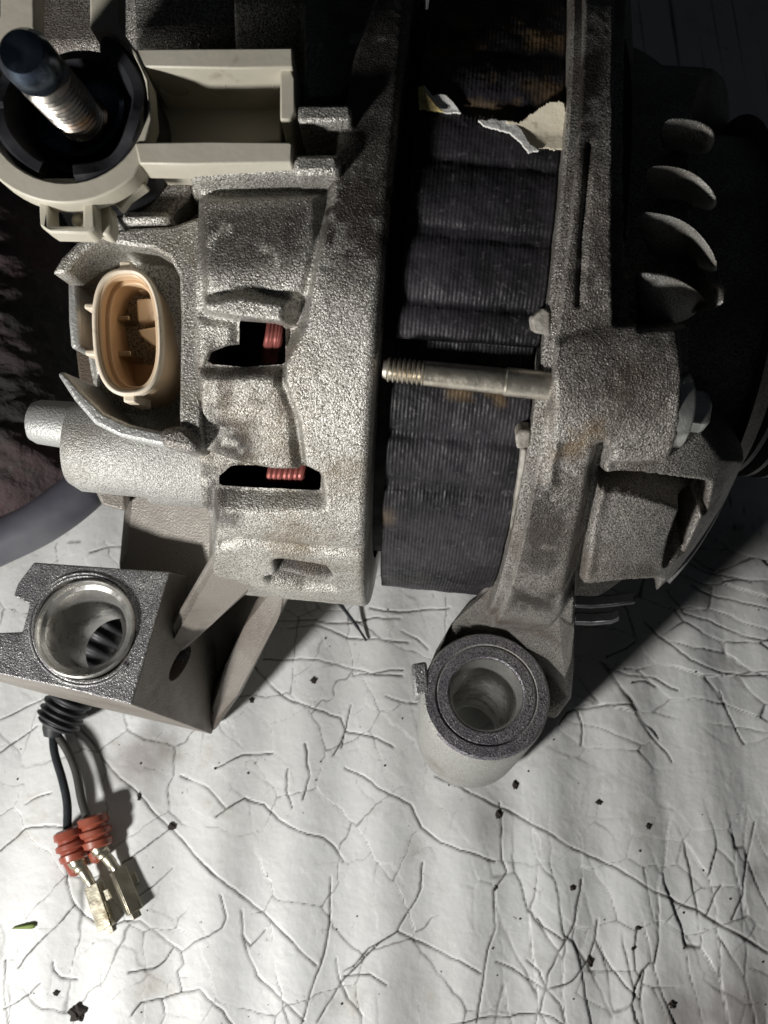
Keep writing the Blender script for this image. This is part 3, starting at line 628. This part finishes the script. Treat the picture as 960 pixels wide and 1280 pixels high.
def fr_r(S, F):
    t = (S - sF0)
    band = .0660
    x = np.clip((S - (sF0 + .0095)) / (.0337), 0, 1)
    dome = .0645 - .0300 * x ** 2.9
    px, py = pxgrid(S, F, np.where(t < .0095, band, dome))
    k = sstep((S - (sF0 + .0095)) / .0022); r = band * (1 - k) + dome * k
    # groove between rim and dome on the upper half
    g = sstep((sdpoly(px, py, [(772,-60),(802,-60),(800,200),(796,420),(770,420),(768,300)]) + 4) / 8); r = r - .006 * g
    # boss for the through bolt
    pxb, pyb = pxgrid(S, F, np.full_like(S, .067)); sd = sdpoly(pxb, pyb, BOSS)
    kb = sstep((sd + 6) / 12); cyc = 500 + .10 * (pxb - 760); bul = np.clip(1 - ((pyb - cyc) / 120) ** 2, 0, 1)
    r = r * (1 - kb) + np.maximum(r, .0645 + .0035 * bul) * kb
    # ledge from the boss to the nose
    sd = sdpoly(pxb, pyb, [(835,545),(872,548),(900,572),(884,594),(820,588),(760,584),(762,560)]); kl = sstep((sd + 4) / 8); r = np.maximum(r, r * (1 - kl) + .0590 * kl)
    # raised rim outline, rib and pad in the band
    d = sdline(px, py, [(706,120),(700,300),(690,430)]); r += np.where(front_face(F), .0010 * np.exp(-(d / 5) ** 2), 0)
    d = sdline(px, py, [(738,180),(728,300),(724,380)]); r -= np.where(front_face(F), .0008 * np.exp(-(d / 4) ** 2), 0)
    d = sdline(px, py, [(752,560),(742,620),(728,680),(716,740)]); r += np.where(front_face(F), -.0034 * np.exp(-(d / 8) ** 2), 0)
    d = sdline(px, py, [(692,556),(688,600)]); r += np.where(front_face(F), .0007 * np.exp(-(d / 7) ** 2), 0)
    # open bay behind the fins, and the nose recess
    kk = sstep((sdpoly(px, py, [(800,-250),(980,-250),(930,60),(910,140),(914,250),(908,345),(890,404),(798,410),(796,200)]) + 4) / 8); r = r * (1 - kk) + .047 * kk
    kk = sstep((sdpoly(px, py, [(912,-200),(1300,-200),(1300,600),(905,570),(884,540),(866,500),(866,412),(912,380)]) + 5) / 10); r = r * (1 - kk) + np.minimum(r, .036) * kk
    # vent under the skirt
    kk = sstep((sdpoly(px, py, [(722,734),(802,726),(826,726),(812,745),(790,765),(735,815),(716,815)]) + 3) / 5); r = r * (1 - kk) + .041 * kk
    # flattened panel below the boss
    sd = sdpoly(px, py, [(762,596),(880,600),(862,668),(820,716),(740,722),(745,660)]); kk = sstep((sd + 5) / 14)
    r = r - .0006 * kk
    # slot between the boss ledge and the lower panel, and the undercut beside the nose
    for vp in ([(752,592),(800,594),(886,606),(880,640),(852,636),(800,620),(752,610)], [(852,640),(874,640),(852,690),(832,706),(838,680)]):
        kk = sstep((sdpoly(px, py, vp) + 4) / 10); r = r * (1 - kk) + np.minimum(r, .045) * kk
    r = r + .00016 * (fbm(S * 900, F * 55, 15) - .5) + .0005 * (fbm(S * 150, F * 9, 16) - .5)
    r = np.where(front_face(F), r, np.where(k > .5, dome, band))
    r[0, :] = .054; r[-1, :] = .024
    n = fbm(S * 400, F * 25, 29); dr = np.zeros_like(S)
    def blot(poly, a, soft, thr):
        nonlocal dr
        q = sstep((sdpoly(px, py, poly) + soft) / (2 * soft)); dr = np.maximum(dr, a * q * np.clip((n - thr + .25) * 4, 0, 1))
    blot([(720,60),(760,60),(745,220),(715,200)], .9, 14, .45); blot([(690,300),(780,260),(780,430),(690,440)], .6, 30, .5)
    blot([(660,600),(720,600),(700,720),(650,715)], .75, 14, .45); blot([(640,735),(700,738),(690,765),(640,760)], .85, 10, .45)
    blot([(790,400),(850,400),(850,440),(790,440)], .6, 14, .4); blot([(690,440),(850,440),(840,560),(700,500)], .45, 30, .5)
    ru = .7 * sstep((sdpoly(px, py, [(690,520),(760,520),(740,570),(690,570)]) + 16) / 32) * np.clip((n - .38) * 4, 0, 1)
    return r, {'dirt': dr, 'rust': ru}
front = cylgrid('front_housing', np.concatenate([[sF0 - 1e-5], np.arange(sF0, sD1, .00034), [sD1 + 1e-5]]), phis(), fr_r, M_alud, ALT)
# fins over the bay: upper edge proud, lower edge drawn in, each a solid blade
FIN = [([(830,146),(850,145),(868,147),(886,154),(898,168)], [(836,163),(850,164),(866,165),(882,166),(898,169)]),
       ([(810,204),(830,204),(848,206),(874,215),(902,248)], [(824,232),(840,233),(858,235),(876,239),(902,250)]),
       ([(798,260),(822,262),(848,268),(878,288),(902,332)], [(818,312),(836,314),(856,317),(878,322),(902,336)]),
       ([(796,336),(820,338),(842,342),(868,356),(886,376)], [(802,408),(820,409),(840,408),(862,402),(884,380)])]
for up_, lw_ in FIN:
    nu, nv = 5, 7; T0 = []; B0 = []
    for i in range(nu):
        for j in range(nv):
            q = j / (nv - 1); x_ = up_[i][0] * (1 - q) + lw_[i][0] * q; y_ = up_[i][1] * (1 - q) + lw_[i][1] * q
            rr = .0636 - .0120 * q ** 1.2 - .0010 * i; s_, f_ = P2C(x_, y_, rr); T0.append(CY(s_, f_, rr)); B0.append(CY(s_, f_, rr - .0045))
    bm = bmesh.new(); a_ = [bm.verts.new(tuple(v)) for v in T0]; b_ = [bm.verts.new(tuple(v)) for v in B0]
    for i in range(nu - 1):
        for j in range(nv - 1):
            k = [i * nv + j, (i + 1) * nv + j, (i + 1) * nv + j + 1, i * nv + j + 1]
            bm.faces.new([a_[m_] for m_ in k]); bm.faces.new([b_[m_] for m_ in k[::-1]])
    rim = [i * nv for i in range(nu)] + [(nu - 1) * nv + j for j in range(1, nv)] + [i * nv + nv - 1 for i in range(nu - 2, -1, -1)] + [j for j in range(nv - 2, 0, -1)]
    for p_, q_ in zip(rim, rim[1:] + rim[:1]): bm.faces.new((a_[p_], a_[q_], b_[q_], b_[p_]))
    o = bmobj('housing_fin', bm, M_aluc2, ALT); sub = o.modifiers.new('round', 'SUBSURF'); sub.levels = 1; sub.render_levels = 2
# gasket lip between stator and front housing
bm = bmesh.new(); lathex(bm, sF0, [(-.0016, .0560), (-.0016, .0632), (-.0011, .0638), (.0004, .0638), (.0004, .0560)], 160); bmobj('housing_lip', bm, M_alud, ALT)
# fan blades seen through the lower vent
for y_, x1_ in ((757, 794), (778, 774)):
    bm = bmesh.new(); tp = [(718, y_), (740, y_ + 1), (765 if x1_ > 770 else 752, y_ - 1), (x1_, y_ - 5)]; tp = tp + [(x, y + 3.5) for x, y in tp[::-1]]
    cc = [P2C(x, y, .0655) for x, y in tp]
    loft(bm, [CY(a_, b_, .0655) for a_, b_ in cc], [CY(a_, b_, .0635) for a_, b_ in cc]); bmobj('vent_bar', bm, M_pul, ALT, bevel=.0003)  # pulley black puts the vent's shade into the bars' colour
# nose edge of the skirt: thin bright lip
bm = bmesh.new(); tube(bm, [CY(sD1 - q_ * .016, R(82 + 12 * q_), .0645 - .0300 * np.clip((.0432 - q_ * .016 - .0095) / .0337, 0, 1) ** 2.9 + .0002) for q_ in np.linspace(0, .72, 24)], .0007, 8); bmobj('skirt_lip', bm, M_aluc, ALT)
# bolt head and washer
ax = U; c = PC(853, 513, .0625)
bm = bmesh.new(); lathe(bm, c, ax, [(-.002, 0), (-.002, .0056), (.0000, .0056), (.0004, .0050), (.0004, 0)], 40); wsh = bmobj('bolt_washer', bm, M_white_steel, ALT)
bm = bmesh.new(); lathe(bm, c, ax, [(.0004, 0), (.0004, .0032), (.0030, .0032), (.0036, .0026), (.0036, 0)], 6); bmobj('bolt_head', bm, M_white_steel, ALT, bevel=.0003)
# pulley and nose
bm = bmesh.new(); lathex(bm, sD1, [(-.004, .0), (-.004, .040), (0, .036), (.002, .030), (.0025, 0)], 96); bmobj('front_bearing_nose', bm, M_alud, ALT)
sP, _ = P2C(902, 575, .030); pr = [(0, 0), (0, .0290), (.0008, .0302)]; z = .0008
for i in range(7): pr += [(z + .0004, .0304), (z + .0009, .0304), (z + .0020, .0268), (z + .0024, .0268), (z + .0036, .0304)]; z += .0036
pr += [(z + .001, .0300), (z + .001, 0)]
bm = bmesh.new(); lathex(bm, sP, pr, 128); bmobj('pulley', bm, M_pul, ALT)
bm = bmesh.new(); lathex(bm, sD1, [(0, .012), (sP - sD1, .012)], 48); bmobj('pulley_spacer', bm, M_pul, ALT)

# ---- pivot lug on the front housing ----------------------------------------------------
LZ = .046; lc = PZ(608, 868, LZ); px2m = np.linalg.norm(PZ(688, 868, LZ) - lc) / 80.0
ax = np.array([.0, -.085, -1.0]); ro = 81 * px2m
bm = bmesh.new()
lathe(bm, lc, ax, [(.042, ro * .51), (.042, ro * .97), (.030, ro * .985), (.004, ro), (.0008, ro * .985), (.0, ro * .95), (.0, ro * .80), (.0005, ro * .785), (.0005, ro * .77), (.0001, ro * .75), (.0001, ro * .60), (.0005, ro * .57), (.0030, ro * .515), (.042, ro * .505)], 96, True)
lug = bmobj('pivot_lug', bm, M_lug, ALT); lug.data.materials.append(M_aluc2)
for p in lug.data.polygons: p.material_index = 0 if p.normal.z > .55 else 1  # face darker than barrel, putting the low light into the colour
bm = bmesh.new(); lathe(bm, lc, ax, [(.0004, ro * .566), (.0029, ro * .508), (.040, ro * .498)], 72); bmobj('lug_bore', bm, M_bore, lug)
bm = bmesh.new(); box(bm, PZ(525, 852, LZ - .004), (.0016, .0003, 0), (-.0003, .0034, 0), (0, 0, .004)); bmobj('casting_nib', bm, M_mach, lug, bevel=.0006)
# arm that carries the lug
t = [(530,848,.036),(545,812,.037),(562,784,.039),(584,756,.050),(604,736,.064),(630,718,.079),(664,706,.086),(700,712,.085),(716,736,.074),(718,790,.050),(717,840,.038),(714,872,.034),(694,900,.032),(676,890,.033),(676,845,.034),(652,812,.034),(608,799,.034),(566,812,.034),(544,848,.034)]
b = [(x_ + (608 - x_) * .06, y_ + (850 - y_) * .04 + (0 if y_ > 760 else 8), .004) for x_, y_, z_ in t]
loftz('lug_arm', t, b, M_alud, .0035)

# ---- socket -----------------------------------------------------------------------------
def superel(cx, cy, a, b, n=64, e=2.6, rot=3):
    out = []
    for i in range(n):
        t = 2 * math.pi * i / n; c_, s_ = math.cos(t), math.sin(t)
        x = a * math.copysign(abs(c_) ** (2 / e), c_); y = b * math.copysign(abs(s_) ** (2 / e), s_); q = R(rot)
        out.append((cx + x * math.cos(-q) - y * math.sin(-q), cy + x * math.sin(-q) + y * math.cos(-q)))
    return out
HS = .0395
def SH(p, h): return PH(p[0], p[1], HS) - (HS - h) * BACK
bm = bmesh.new(); so = superel(159, 415, 41, 77); si = superel(160, 415, 34, 70)
sm = superel(159, 415, 43.5, 80)
loft(bm, [SH(p, HS) for p in so], [SH(p, HS - .022) for p in so], [([SH(p, HS) for p in si], [SH(p, HS - .0215) for p in si])])
sock = bmobj('connector_socket', bm, M_tan, ALT, bevel=.0003)
bm = bmesh.new(); loft(bm, [SH(p, HS + .0004) for p in sm], [SH(p, HS - .002) for p in sm], [([SH(p, HS + .0004) for p in superel(160, 415, 37, 73)], [SH(p, HS - .002) for p in superel(160, 415, 37, 73)])])
bmobj('socket_rim', bm, M_tanrim, sock, bevel=.0004)
bm = bmesh.new(); loft(bm, [SH(p, HS - .0140) for p in superel(160, 415, 34.5, 70.5)], [SH(p, HS - .0210) for p in superel(160, 415, 34.5, 70.5)]); bmobj('socket_floor', bm, M_tan, sock)
bm = bmesh.new(); loft(bm, [SH(p, HS - .0025) for p in superel(160, 415, 35, 71)], [SH(p, HS - .014) for p in superel(160, 415, 35, 71)], [([SH(p, HS - .0025) for p in superel(162, 415, 30, 65)], [SH(p, HS - .014) for p in superel(162, 415, 30, 65)])]); bmobj('socket_seat', bm, M_tan, sock, bevel=.0002)
for pl in ([(149,326),(164,326),(164,342),(149,342)], [(154,488),(169,488),(169,503),(154,503)], [(105,379),(124,379),(124,387),(105,386)], [(106,437),(126,437),(126,445),(106,444)]):
    bm = bmesh.new(); prismH(bm, pl, HS - .0002, HS - .010); bmobj('locking_tab', bm, M_tanrim, sock, bevel=.0003)
for pl in ([(172,350),(188,345),(194,362),(172,364)], [(170,374),(194,372),(196,400),(172,402)], [(172,412),(196,408),(196,434),(188,430),(176,420)]):
    bm = bmesh.new(); prismH(bm, pl, HS - .006, HS - .020); bmobj('keying_block', bm, M_tanrim, sock, bevel=.0003)
for x, y in ((170, 370), (170, 410), (172, 452)):
    bm = bmesh.new(); a = PH(x, y, HS - .014); box(bm, a + .002 * BACK, .0011 * RIGHT, .0004 * UP, .006 * BACK); bmobj('contact_pin', bm, M_term, sock, bevel=.0002)

# ---- terminal cover, insulator and stud ---------------------------------------------------
HC = .0560
def arc(cx, cy, r, a0, a1, n=26, ry=None): return circ(cx, cy, r, ry or r, n, a0, a1)
cov = bmesh.new()
inner = [(112, -90), (112, 36)] + arc(82, 126, 102, -58, 238, 40) + [(42, 36), (42, -90)]
outer = [(0, -90), (0, 30), (-30, 60)] + arc(80, 126, 130, 205, 42, 30)[0:] + [(182,203),(186,178)] + [(178,84),(166,62),(146,30),(146,-90)]
outer = [(0, -90), (0, 20)] + [(-34, 58)] + [p for p in arc(80, 126, 128, 205, 48, 26)] + [(176,204),(182,178),(190,150),(186,100),(172,66),(147,30),(147,-90)]
def wrapwall(bm, po, pi, h1, h0): prismH(bm, po + pi[::-1] if False else po + list(pi), h1, h0)
prismH(cov, outer + inner, HC, HC - .0042)
# trough: two rims, back wall, floor, end
prismH(cov, [(168,61),(366,59),(366,84),(300,86),(180,84)], HC - .0002, HC - .016)
prismH(cov, [(168,178),(260,176),(362,177),(366,180),(364,203),(240,206),(174,205)], HC + .0003, HC - .0052)
prismH(cov, [(178,84.5),(351,84.5),(351,176),(186,192)], HC - .0128, HC - .0170)
prismH(cov, [(350,86),(364,86),(369,98),(369,140),(362,150),(350,150)], HC - .0012, HC - .0155)
prismH(cov, [(184,188),(352,188),(352,196),(184,196)], HC - .0050, HC - .0165)  # hidden wall added to keep light off the trough floor
cover = bmobj('terminal_cover', cov, M_plastic, ALT, bevel=.0004)
# latch box
bm = bmesh.new()
prismH(bm, [(47,222),(112,222),(117,236),(119,284),(112,292),(62,291),(50,283)], HC - .0018, HC - .0062, [[(60,252),(103,252),(103,282),(62,282)]])
latch = bmobj('latch', bm, M_plastic, cover, bevel=.0004)
bm = bmesh.new(); prismH(bm, [(88,264),(102,262),(102,282),(86,280)], HC - .0045, HC - .010); bmobj('latch_tongue', bm, M_plastic, latch, bevel=.0008)
bm = bmesh.new(); prismH(bm, [(118,248),(136,254),(140,280),(136,296),(118,290)], HC - .005, HC - .009); bmobj('latch_guard', bm, M_plastic, latch, bevel=.0005)
bm = bmesh.new(); prismH(bm, [(120,240),(152,216),(172,204),(182,206),(178,222),(158,240),(136,250)], HC - .0045, HC - .0075); bmobj('cover_flange', bm, M_plastic, cover, bevel=.0005)
bm = bmesh.new(); prismH(bm, [(140,252),(178,226),(184,231),(160,248),(150,262)], HC - .0055, HC - .008); bmobj('cover_flange', bm, M_plastic, cover, bevel=.0004)
# moulded marks on the inner wall of the trough
wallp = PH(180, 85, HC - .0002); 
for x in (205, 266, 318):
    a = PH(x, 84.6, HC - .0002) - .0062 * BACK - .00005 * UP
    bm = bmesh.new(); tube(bm, [a + .0021 * (math.cos(t_) * RIGHT + math.sin(t_) * BACK) for t_ in np.linspace(math.pi * .95, math.pi * 2.15, 20)], .00014, 6); bmobj('moulded_mark', bm, M_plastic, cover)
    if x == 266:
        bm = bmesh.new(); tube(bm, [a + .0008 * RIGHT + .0014 * BACK, a + .0008 * RIGHT - .0014 * BACK, a - .0006 * RIGHT - .0016 * BACK], .00014, 6); bmobj('moulded_mark', bm, M_plastic, cover)
# insulator cup
ic = PH(84, 126, HC + .0008); pm = (DIST - HC) / FPX
bm = bmesh.new(); lathe(bm, ic, -BACK, [(.016, 0), (.016, 70 * pm), (.013, 72 * pm), (.0125, 55 * pm), (.011, 54 * pm), (.011, 70 * pm), (.0045, 73 * pm), (.0012, 76 * pm), (.0003, 81 * pm), (.0003, 93 * pm), (.0018, 99 * pm), (.016, 100.5 * pm)], 72)
for v in bm.verts:
    q = Vector(v.co) - Vector(ic); ang = math.degrees(math.atan2(q.dot(Vector(-UP)), q.dot(Vector(RIGHT)))) ; rr = math.sqrt(q.dot(Vector(UP)) ** 2 + q.dot(Vector(RIGHT)) ** 2)
    if rr > 74 * pm and (88 < ang < 112 or -130 < ang < -62): v.co -= Vector(BACK) * .0062
    elif rr > 74 * pm: v.co += Vector(BACK) * (.0007 * math.sin(ang * .09) - .0002)
ins = bmobj('insulator', bm, M_rub, ALT)
bm = bmesh.new(); o = PH(108, 152, HC - .0125); lathe(bm, PH(92, 134, HC - .0090), BACK, [(-.002, 0), (-.002, .0076), (.0004, .0076), (.0008, .0070), (.0006, .0050), (.0006, 0)], 48); bmobj('washer', bm, M_studtip, ALT)
st0 = PH(110, 158, HC - .011); st1 = PH(24, 62, HC + .0165); d = st1 - st0; Ls = np.linalg.norm(d)
prof = [(0, 0), (0, .0042), (.0024, .0040), (.0034, .0031)]; z = .0034
while z < Ls * .72: prof += [(z, .00275), (z + .00045, .00345), (z + .00065, .00345), (z + .0011, .00275)]; z += .00128
prof += [(z + .0004, .0030), (Ls * .76, .0030)]
bm = bmesh.new(); lathe(bm, st0, d, prof + [(Ls * .76, 0)], 40); stud = bmobj('terminal_stud', bm, M_stud, ALT)
bm = bmesh.new(); lathe(bm, st0, d, [(Ls * .76, 0), (Ls * .76, .0032), (Ls * .79, .0034), (Ls * .93, .0034), (Ls * .98, .0026), (Ls, .0012), (Ls, 0)], 40); bmobj('stud_tip', bm, M_studtip, stud)

# ================================================================== WIRE LEAD
wl = PZ(90, 960, 0)
LEAD = thing('wire_lead', 'short black two core wire lead with red seals and bare crimp terminals', 'wire', (wl[0], wl[1], 0))
path = smoothpath([PZ(190, 730, .008), PZ(150, 765, .009), PZ(120, 805, .0095), PZ(97, 855, .0085), PZ(80, 888, .0070), PZ(68, 910, .0062)], 40)
rads = []
for i, p in enumerate(path):
    u = i / (len(path) - 1); rads.append((.0053 + .00045 * math.copysign(abs(math.sin(u * 92)) ** .6, math.sin(u * 92))) * (1 if u < .93 else 1 - (u - .93) * 4.5))
bm = bmesh.new(); tube(bm, path, rads, 24); bmobj('sheath', bm, M_sheath, LEAD)
bm = bmesh.new(); tube(bm, [PZ(69, 903, .005), PZ(66, 912, .0045), PZ(65, 920, .004)], [.0030, .0026, .0020], 16); bmobj('sheath_neck', bm, M_sheath, LEAD)
for pts, m in (([(66,914),(68,940),(78,975),(84,1005),(84,1040)], M_wire), ([(68,914),(84,938),(95,965),(102,1000),(110,1026)], M_wire2)):
    bm = bmesh.new(); tube(bm, smoothpath([PZ(x, y, .0034 + .0006 * (k / 4)) for k, (x, y) in enumerate(pts)], 8), .00105, 12); bmobj('wire', bm, m, LEAD)
def terminal(sx, sy, ex, ey, tx, ty, ux, uy, twist):
    a = PZ(sx, sy, .0040); b = PZ(ex, ey, .0034); d = b - a; Lg = np.linalg.norm(d)
    bm = bmesh.new(); lathe(bm, a, d, [(0, 0), (0, .0026), (.0005, .0036), (Lg * .26, .0038), (Lg * .32, .0031), (Lg * .40, .0031), (Lg * .46, .0039), (Lg * .60, .0039), (Lg * .66, .0031), (Lg * .72, .0031), (Lg * .78, .0037), (Lg * .95, .0035), (Lg, .0026), (Lg, 0)], 28)
    seal = bmobj('seal', bm, M_seal, LEAD)
    dn = d / Lg; side = np.cross(dn, [0, 0, 1]); side /= np.linalg.norm(side)
    # tail of the seal and the crimp that grips it
    bm = bmesh.new(); lathe(bm, b - .001 * dn, dn - .35 * side, [(0, 0), (0, .0019), (.0034, .0021), (.0042, .0012), (.0042, 0)], 16)
    for v in bm.verts: v.co += Vector(tuple(side * .0016 + np.array([0, 0, -.001])))
    bmobj('seal_tail', bm, M_seal, seal)
    c = PZ(tx, ty, .0016); e = PZ(ux, uy, .0014); nk = c - b; f = e - c; fl = np.linalg.norm(f); f /= fl; sd = np.cross(f, [0, 0, 1]); sd /= np.linalg.norm(sd)
    bm = bmesh.new()
    tube(bm, smoothpath([b - .0005 * dn, b + nk * .25, b + nk * .6, c + f * .001], 5), [.0022] * 4 + [.0019] * 3 + [.0013] * 5 + [.0011] * 4, 12)
    bmobj('crimp', bm, M_term, LEAD)
    upv = np.cross(sd, f) * math.cos(twist) + sd * math.sin(twist); upv /= np.linalg.norm(upv); sv = np.cross(f, upv)
    w_, h_, th = .0016, .0012, .00028
    term = None
    bm = bmesh.new()
    # folded sheet box, open at the mating end
    L2 = fl
    box(bm, c + f * L2 / 2 + upv * h_, f * L2 / 2, sv * w_, upv * th)
    box(bm, c + f * L2 / 2 - upv * h_, f * L2 / 2, sv * w_, upv * th)
    box(bm, c + f * L2 / 2 + sv * w_, f * L2 / 2 * .98, sv * th, upv * h_ * .98)
    box(bm, c + f * L2 / 2 - sv * w_, f * L2 / 2 * .98, sv * th, upv * h_ * .98)
    box(bm, c + f * .0004, f * .0003, sv * w_ * .9, upv * h_ * .9)
    term = bmobj('crimp_terminal', bm, M_term, LEAD, bevel=.0001)
    bm = bmesh.new(); box(bm, c + f * L2 * .34 - sv * (w_ + .0009), f * .0013, sv * .0009, upv * .0007); bmobj('locking_lance', bm, M_term, term, bevel=.0002)
    bm = bmesh.new(); box(bm, c + f * (L2 + .0004) - upv * h_, f * .0010, sv * w_ * .5, upv * th * 1.2); bmobj('spring_leaf', bm, M_term, term, bevel=.0001)
terminal(85, 1036, 95, 1076, 116, 1106, 134, 1160, .12)
terminal(115, 1019, 123, 1060, 147, 1087, 169, 1140, -.5)

# ================================================================== SMALL LOOSE THINGS
bm = bmesh.new(); tube(bm, smoothpath([PZ(404, 728, .008), PZ(425, 755, .004), PZ(444, 780, .0016), PZ(458, 801, .0008)], 6), [.0006] * 8 + [.0005] * 6 + [.00035] * 5, 8)
o = bmobj('dry_stalk', bm, M_wire, None, origin=PZ(458, 801, 0)); tag(o, 'thin dark stalk poking out from under the rear housing onto the bench', 'stalk')
g0 = PZ(13, 1161, .0006); g1 = PZ(43, 1157, .0010); d = g1 - g0; sdv = np.cross(d, [0, 0, 1]); sdv /= np.linalg.norm(sdv)
V = []; 
for k in range(9):
    u = k / 8; wv = .0006 * (.25 + u) * (1 if u < .95 else .6); p = g0 + d * u; p[2] = benchz(p[0], p[1]) + .0004 + .0003 * math.sin(u * 3)
    V += [p - sdv * wv, p + np.array([0, 0, -.0002]), p + sdv * wv, p + np.array([0, 0, .00012])]
F = []
for k in range(8):
    for j in range(4): F.append([k * 4 + j, k * 4 + (j + 1) % 4, k * 4 + 4 + (j + 1) % 4, k * 4 + 4 + j])
F += [[0, 1, 2, 3], [32, 33, 34, 35]]
o = obj('grass_blade', V, F, M_grass, None, True, origin=g0 * [1, 1, 0]); tag(o, 'tiny green and brown blade of dry grass on the bench top', 'grass blade')
def crumb(px, py, rr, flat=.6, seed=0):
    rnd = random.Random(seed); b2 = bmesh.new(); bmesh.ops.create_icosphere(b2, subdivisions=3, radius=1)
    rr *= .72; c = PZ(px, py, 0); sx = rnd.uniform(.7, 1.3); ph = rnd.uniform(0, 6)
    for v in b2.verts:
        k = 1 + .26 * math.sin(v.co.x * 4 + ph) * math.cos(v.co.y * 5 + ph) + .10 * math.sin(v.co.x * 9 + v.co.y * 7 + ph * 2) + rnd.uniform(-.07, .07)
        v.co = Vector((v.co.x * rr * sx * k + c[0], v.co.y * rr / sx * k + c[1], (v.co.z * flat * k + flat * .2) * rr + benchz(c[0], c[1])))
    return b2
b2 = crumb(95, 1268, .0026, .5, 5); o = bmobj('dirt_crumb', b2, M_crumb, None, origin=PZ(95, 1268, 0)); tag(o, 'largest black crumb of dirt, near the lower left corner of the bench', 'dirt crumb', 'dirt crumbs on the bench')
NAMED = [((392, 851, .0011), 'dark crumb of dirt right of the bracket, between two cracks'), ((314, 875, .0009), 'small dark crumb beside the shadowed foot of the bracket'),
         ((214, 1033, .0013), 'dark crumb lodged in the long diagonal crack left of centre'), ((174, 996, .0010), 'dark crumb in the diagonal crack just below the brown smudge'),
         ((624, 1018, .0013), 'brown crumb on the crack just below the pivot lug'), ((620, 1110, .0010), 'dark crumb on the upright crack below the pivot lug'),
         ((750, 1003, .0010), 'dark crumb right of the pivot lug, above the long diagonal crack'), ((811, 1033, .0009), 'dark crumb far right of the pivot lug'),
         ((716, 1110, .0009), 'small dark crumb below the middle of the long diagonal crack'), ((738, 1203, .0012), 'reddish dark crumb beside the star shaped crack'),
         ((841, 1257, .0011), 'black crumb near the bottom right corner of the bench'), ((645, 981, .0012), 'brown crumb touching the foot of the pivot lug'),
         ((798, 1160, .0008), 'small dark crumb between the star crack and the right edge'), ((69, 1242, .0009), 'small dark crumb above the largest black crumb')]
for k, ((x, y, rr), lb) in enumerate(NAMED):
    o = bmobj('dirt_crumb', crumb(x, y, rr, .5, 40 + k), M_crumb, None, origin=PZ(x, y, 0)); tag(o, lb, 'dirt crumb', 'dirt crumbs on the bench')
gm = bmesh.new()
for k in range(90):
    x = random.uniform(-10, 970); y = random.uniform(760, 1280); c_ = PZ(x, y, 0); rr = random.uniform(.0001, .00034) * (1.5 if random.random() < .1 else 1)
    r_ = bmesh.ops.create_icosphere(gm, subdivisions=1, radius=rr)
    for v in r_['verts']: v.co = v.co * random.uniform(.8, 1.2) + Vector((c_[0], c_[1], benchz(c_[0], c_[1])))
grit = bmobj('grit', gm, M_crumb); grit['kind'] = 'stuff'; grit['label'] = 'fine dark grit scattered over the white paint'; grit['category'] = 'grit'

# dark cloth on the left
FP = [(-260, 170), (30, 190), (92, 300), (112, 420), (122, 560), (118, 622), (60, 664), (0, 694), (-120, 730), (-260, 740)]
FPw = [tuple(PZ(x, y, 0)[:2]) for x, y in FP]
cl = thing('dark_cloth', 'out of focus dark woolly cloth with a grey rim, left of the alternator', 'cloth', (np.mean([p[0] for p in FPw]), np.mean([p[1] for p in FPw]), 0))
xs = np.linspace(min(p[0] for p in FPw) - .004, max(p[0] for p in FPw) + .004, 150); ys = np.linspace(min(p[1] for p in FPw) - .004, max(p[1] for p in FPw) + .004, 220)
Xc, Yc = np.meshgrid(xs, ys, indexing='ij'); sd = sdpoly(Xc, Yc, FPw)
hh = .030 * np.sqrt(np.clip(1 - (1 - np.clip(sd / .022, 0, 1)) ** 2, 0, 1)) * (.8 + .4 * fbm(Xc * 30, Yc * 30, 61)) + .004 * (fbm(Xc * 160, Yc * 260, 62) - .5) * (sd > .002)
vid = np.arange(Xc.size).reshape(Xc.shape); Vc = np.stack([Xc, Yc, np.maximum(hh, 0)], -1).reshape(-1, 3)
qc = np.stack([vid[:-1, :-1], vid[1:, :-1], vid[1:, 1:], vid[:-1, 1:]], -1); keep = (sd[:-1, :-1] > 0) | (sd[1:, 1:] > 0); qc = qc[keep]
obj('wool_mass', Vc, qc.tolist(), M_wool, cl)
bm = bmesh.new(); tube(bm, smoothpath([PZ(-150, 716, .010), PZ(-60, 700, .010), PZ(10, 672, .010), PZ(60, 646, .010), PZ(104, 612, .010), PZ(128, 580, .009)], 10), [.0062] * 41 + [.0058] * 10, 20); bmobj('cloth_rim', bm, M_hem, cl)
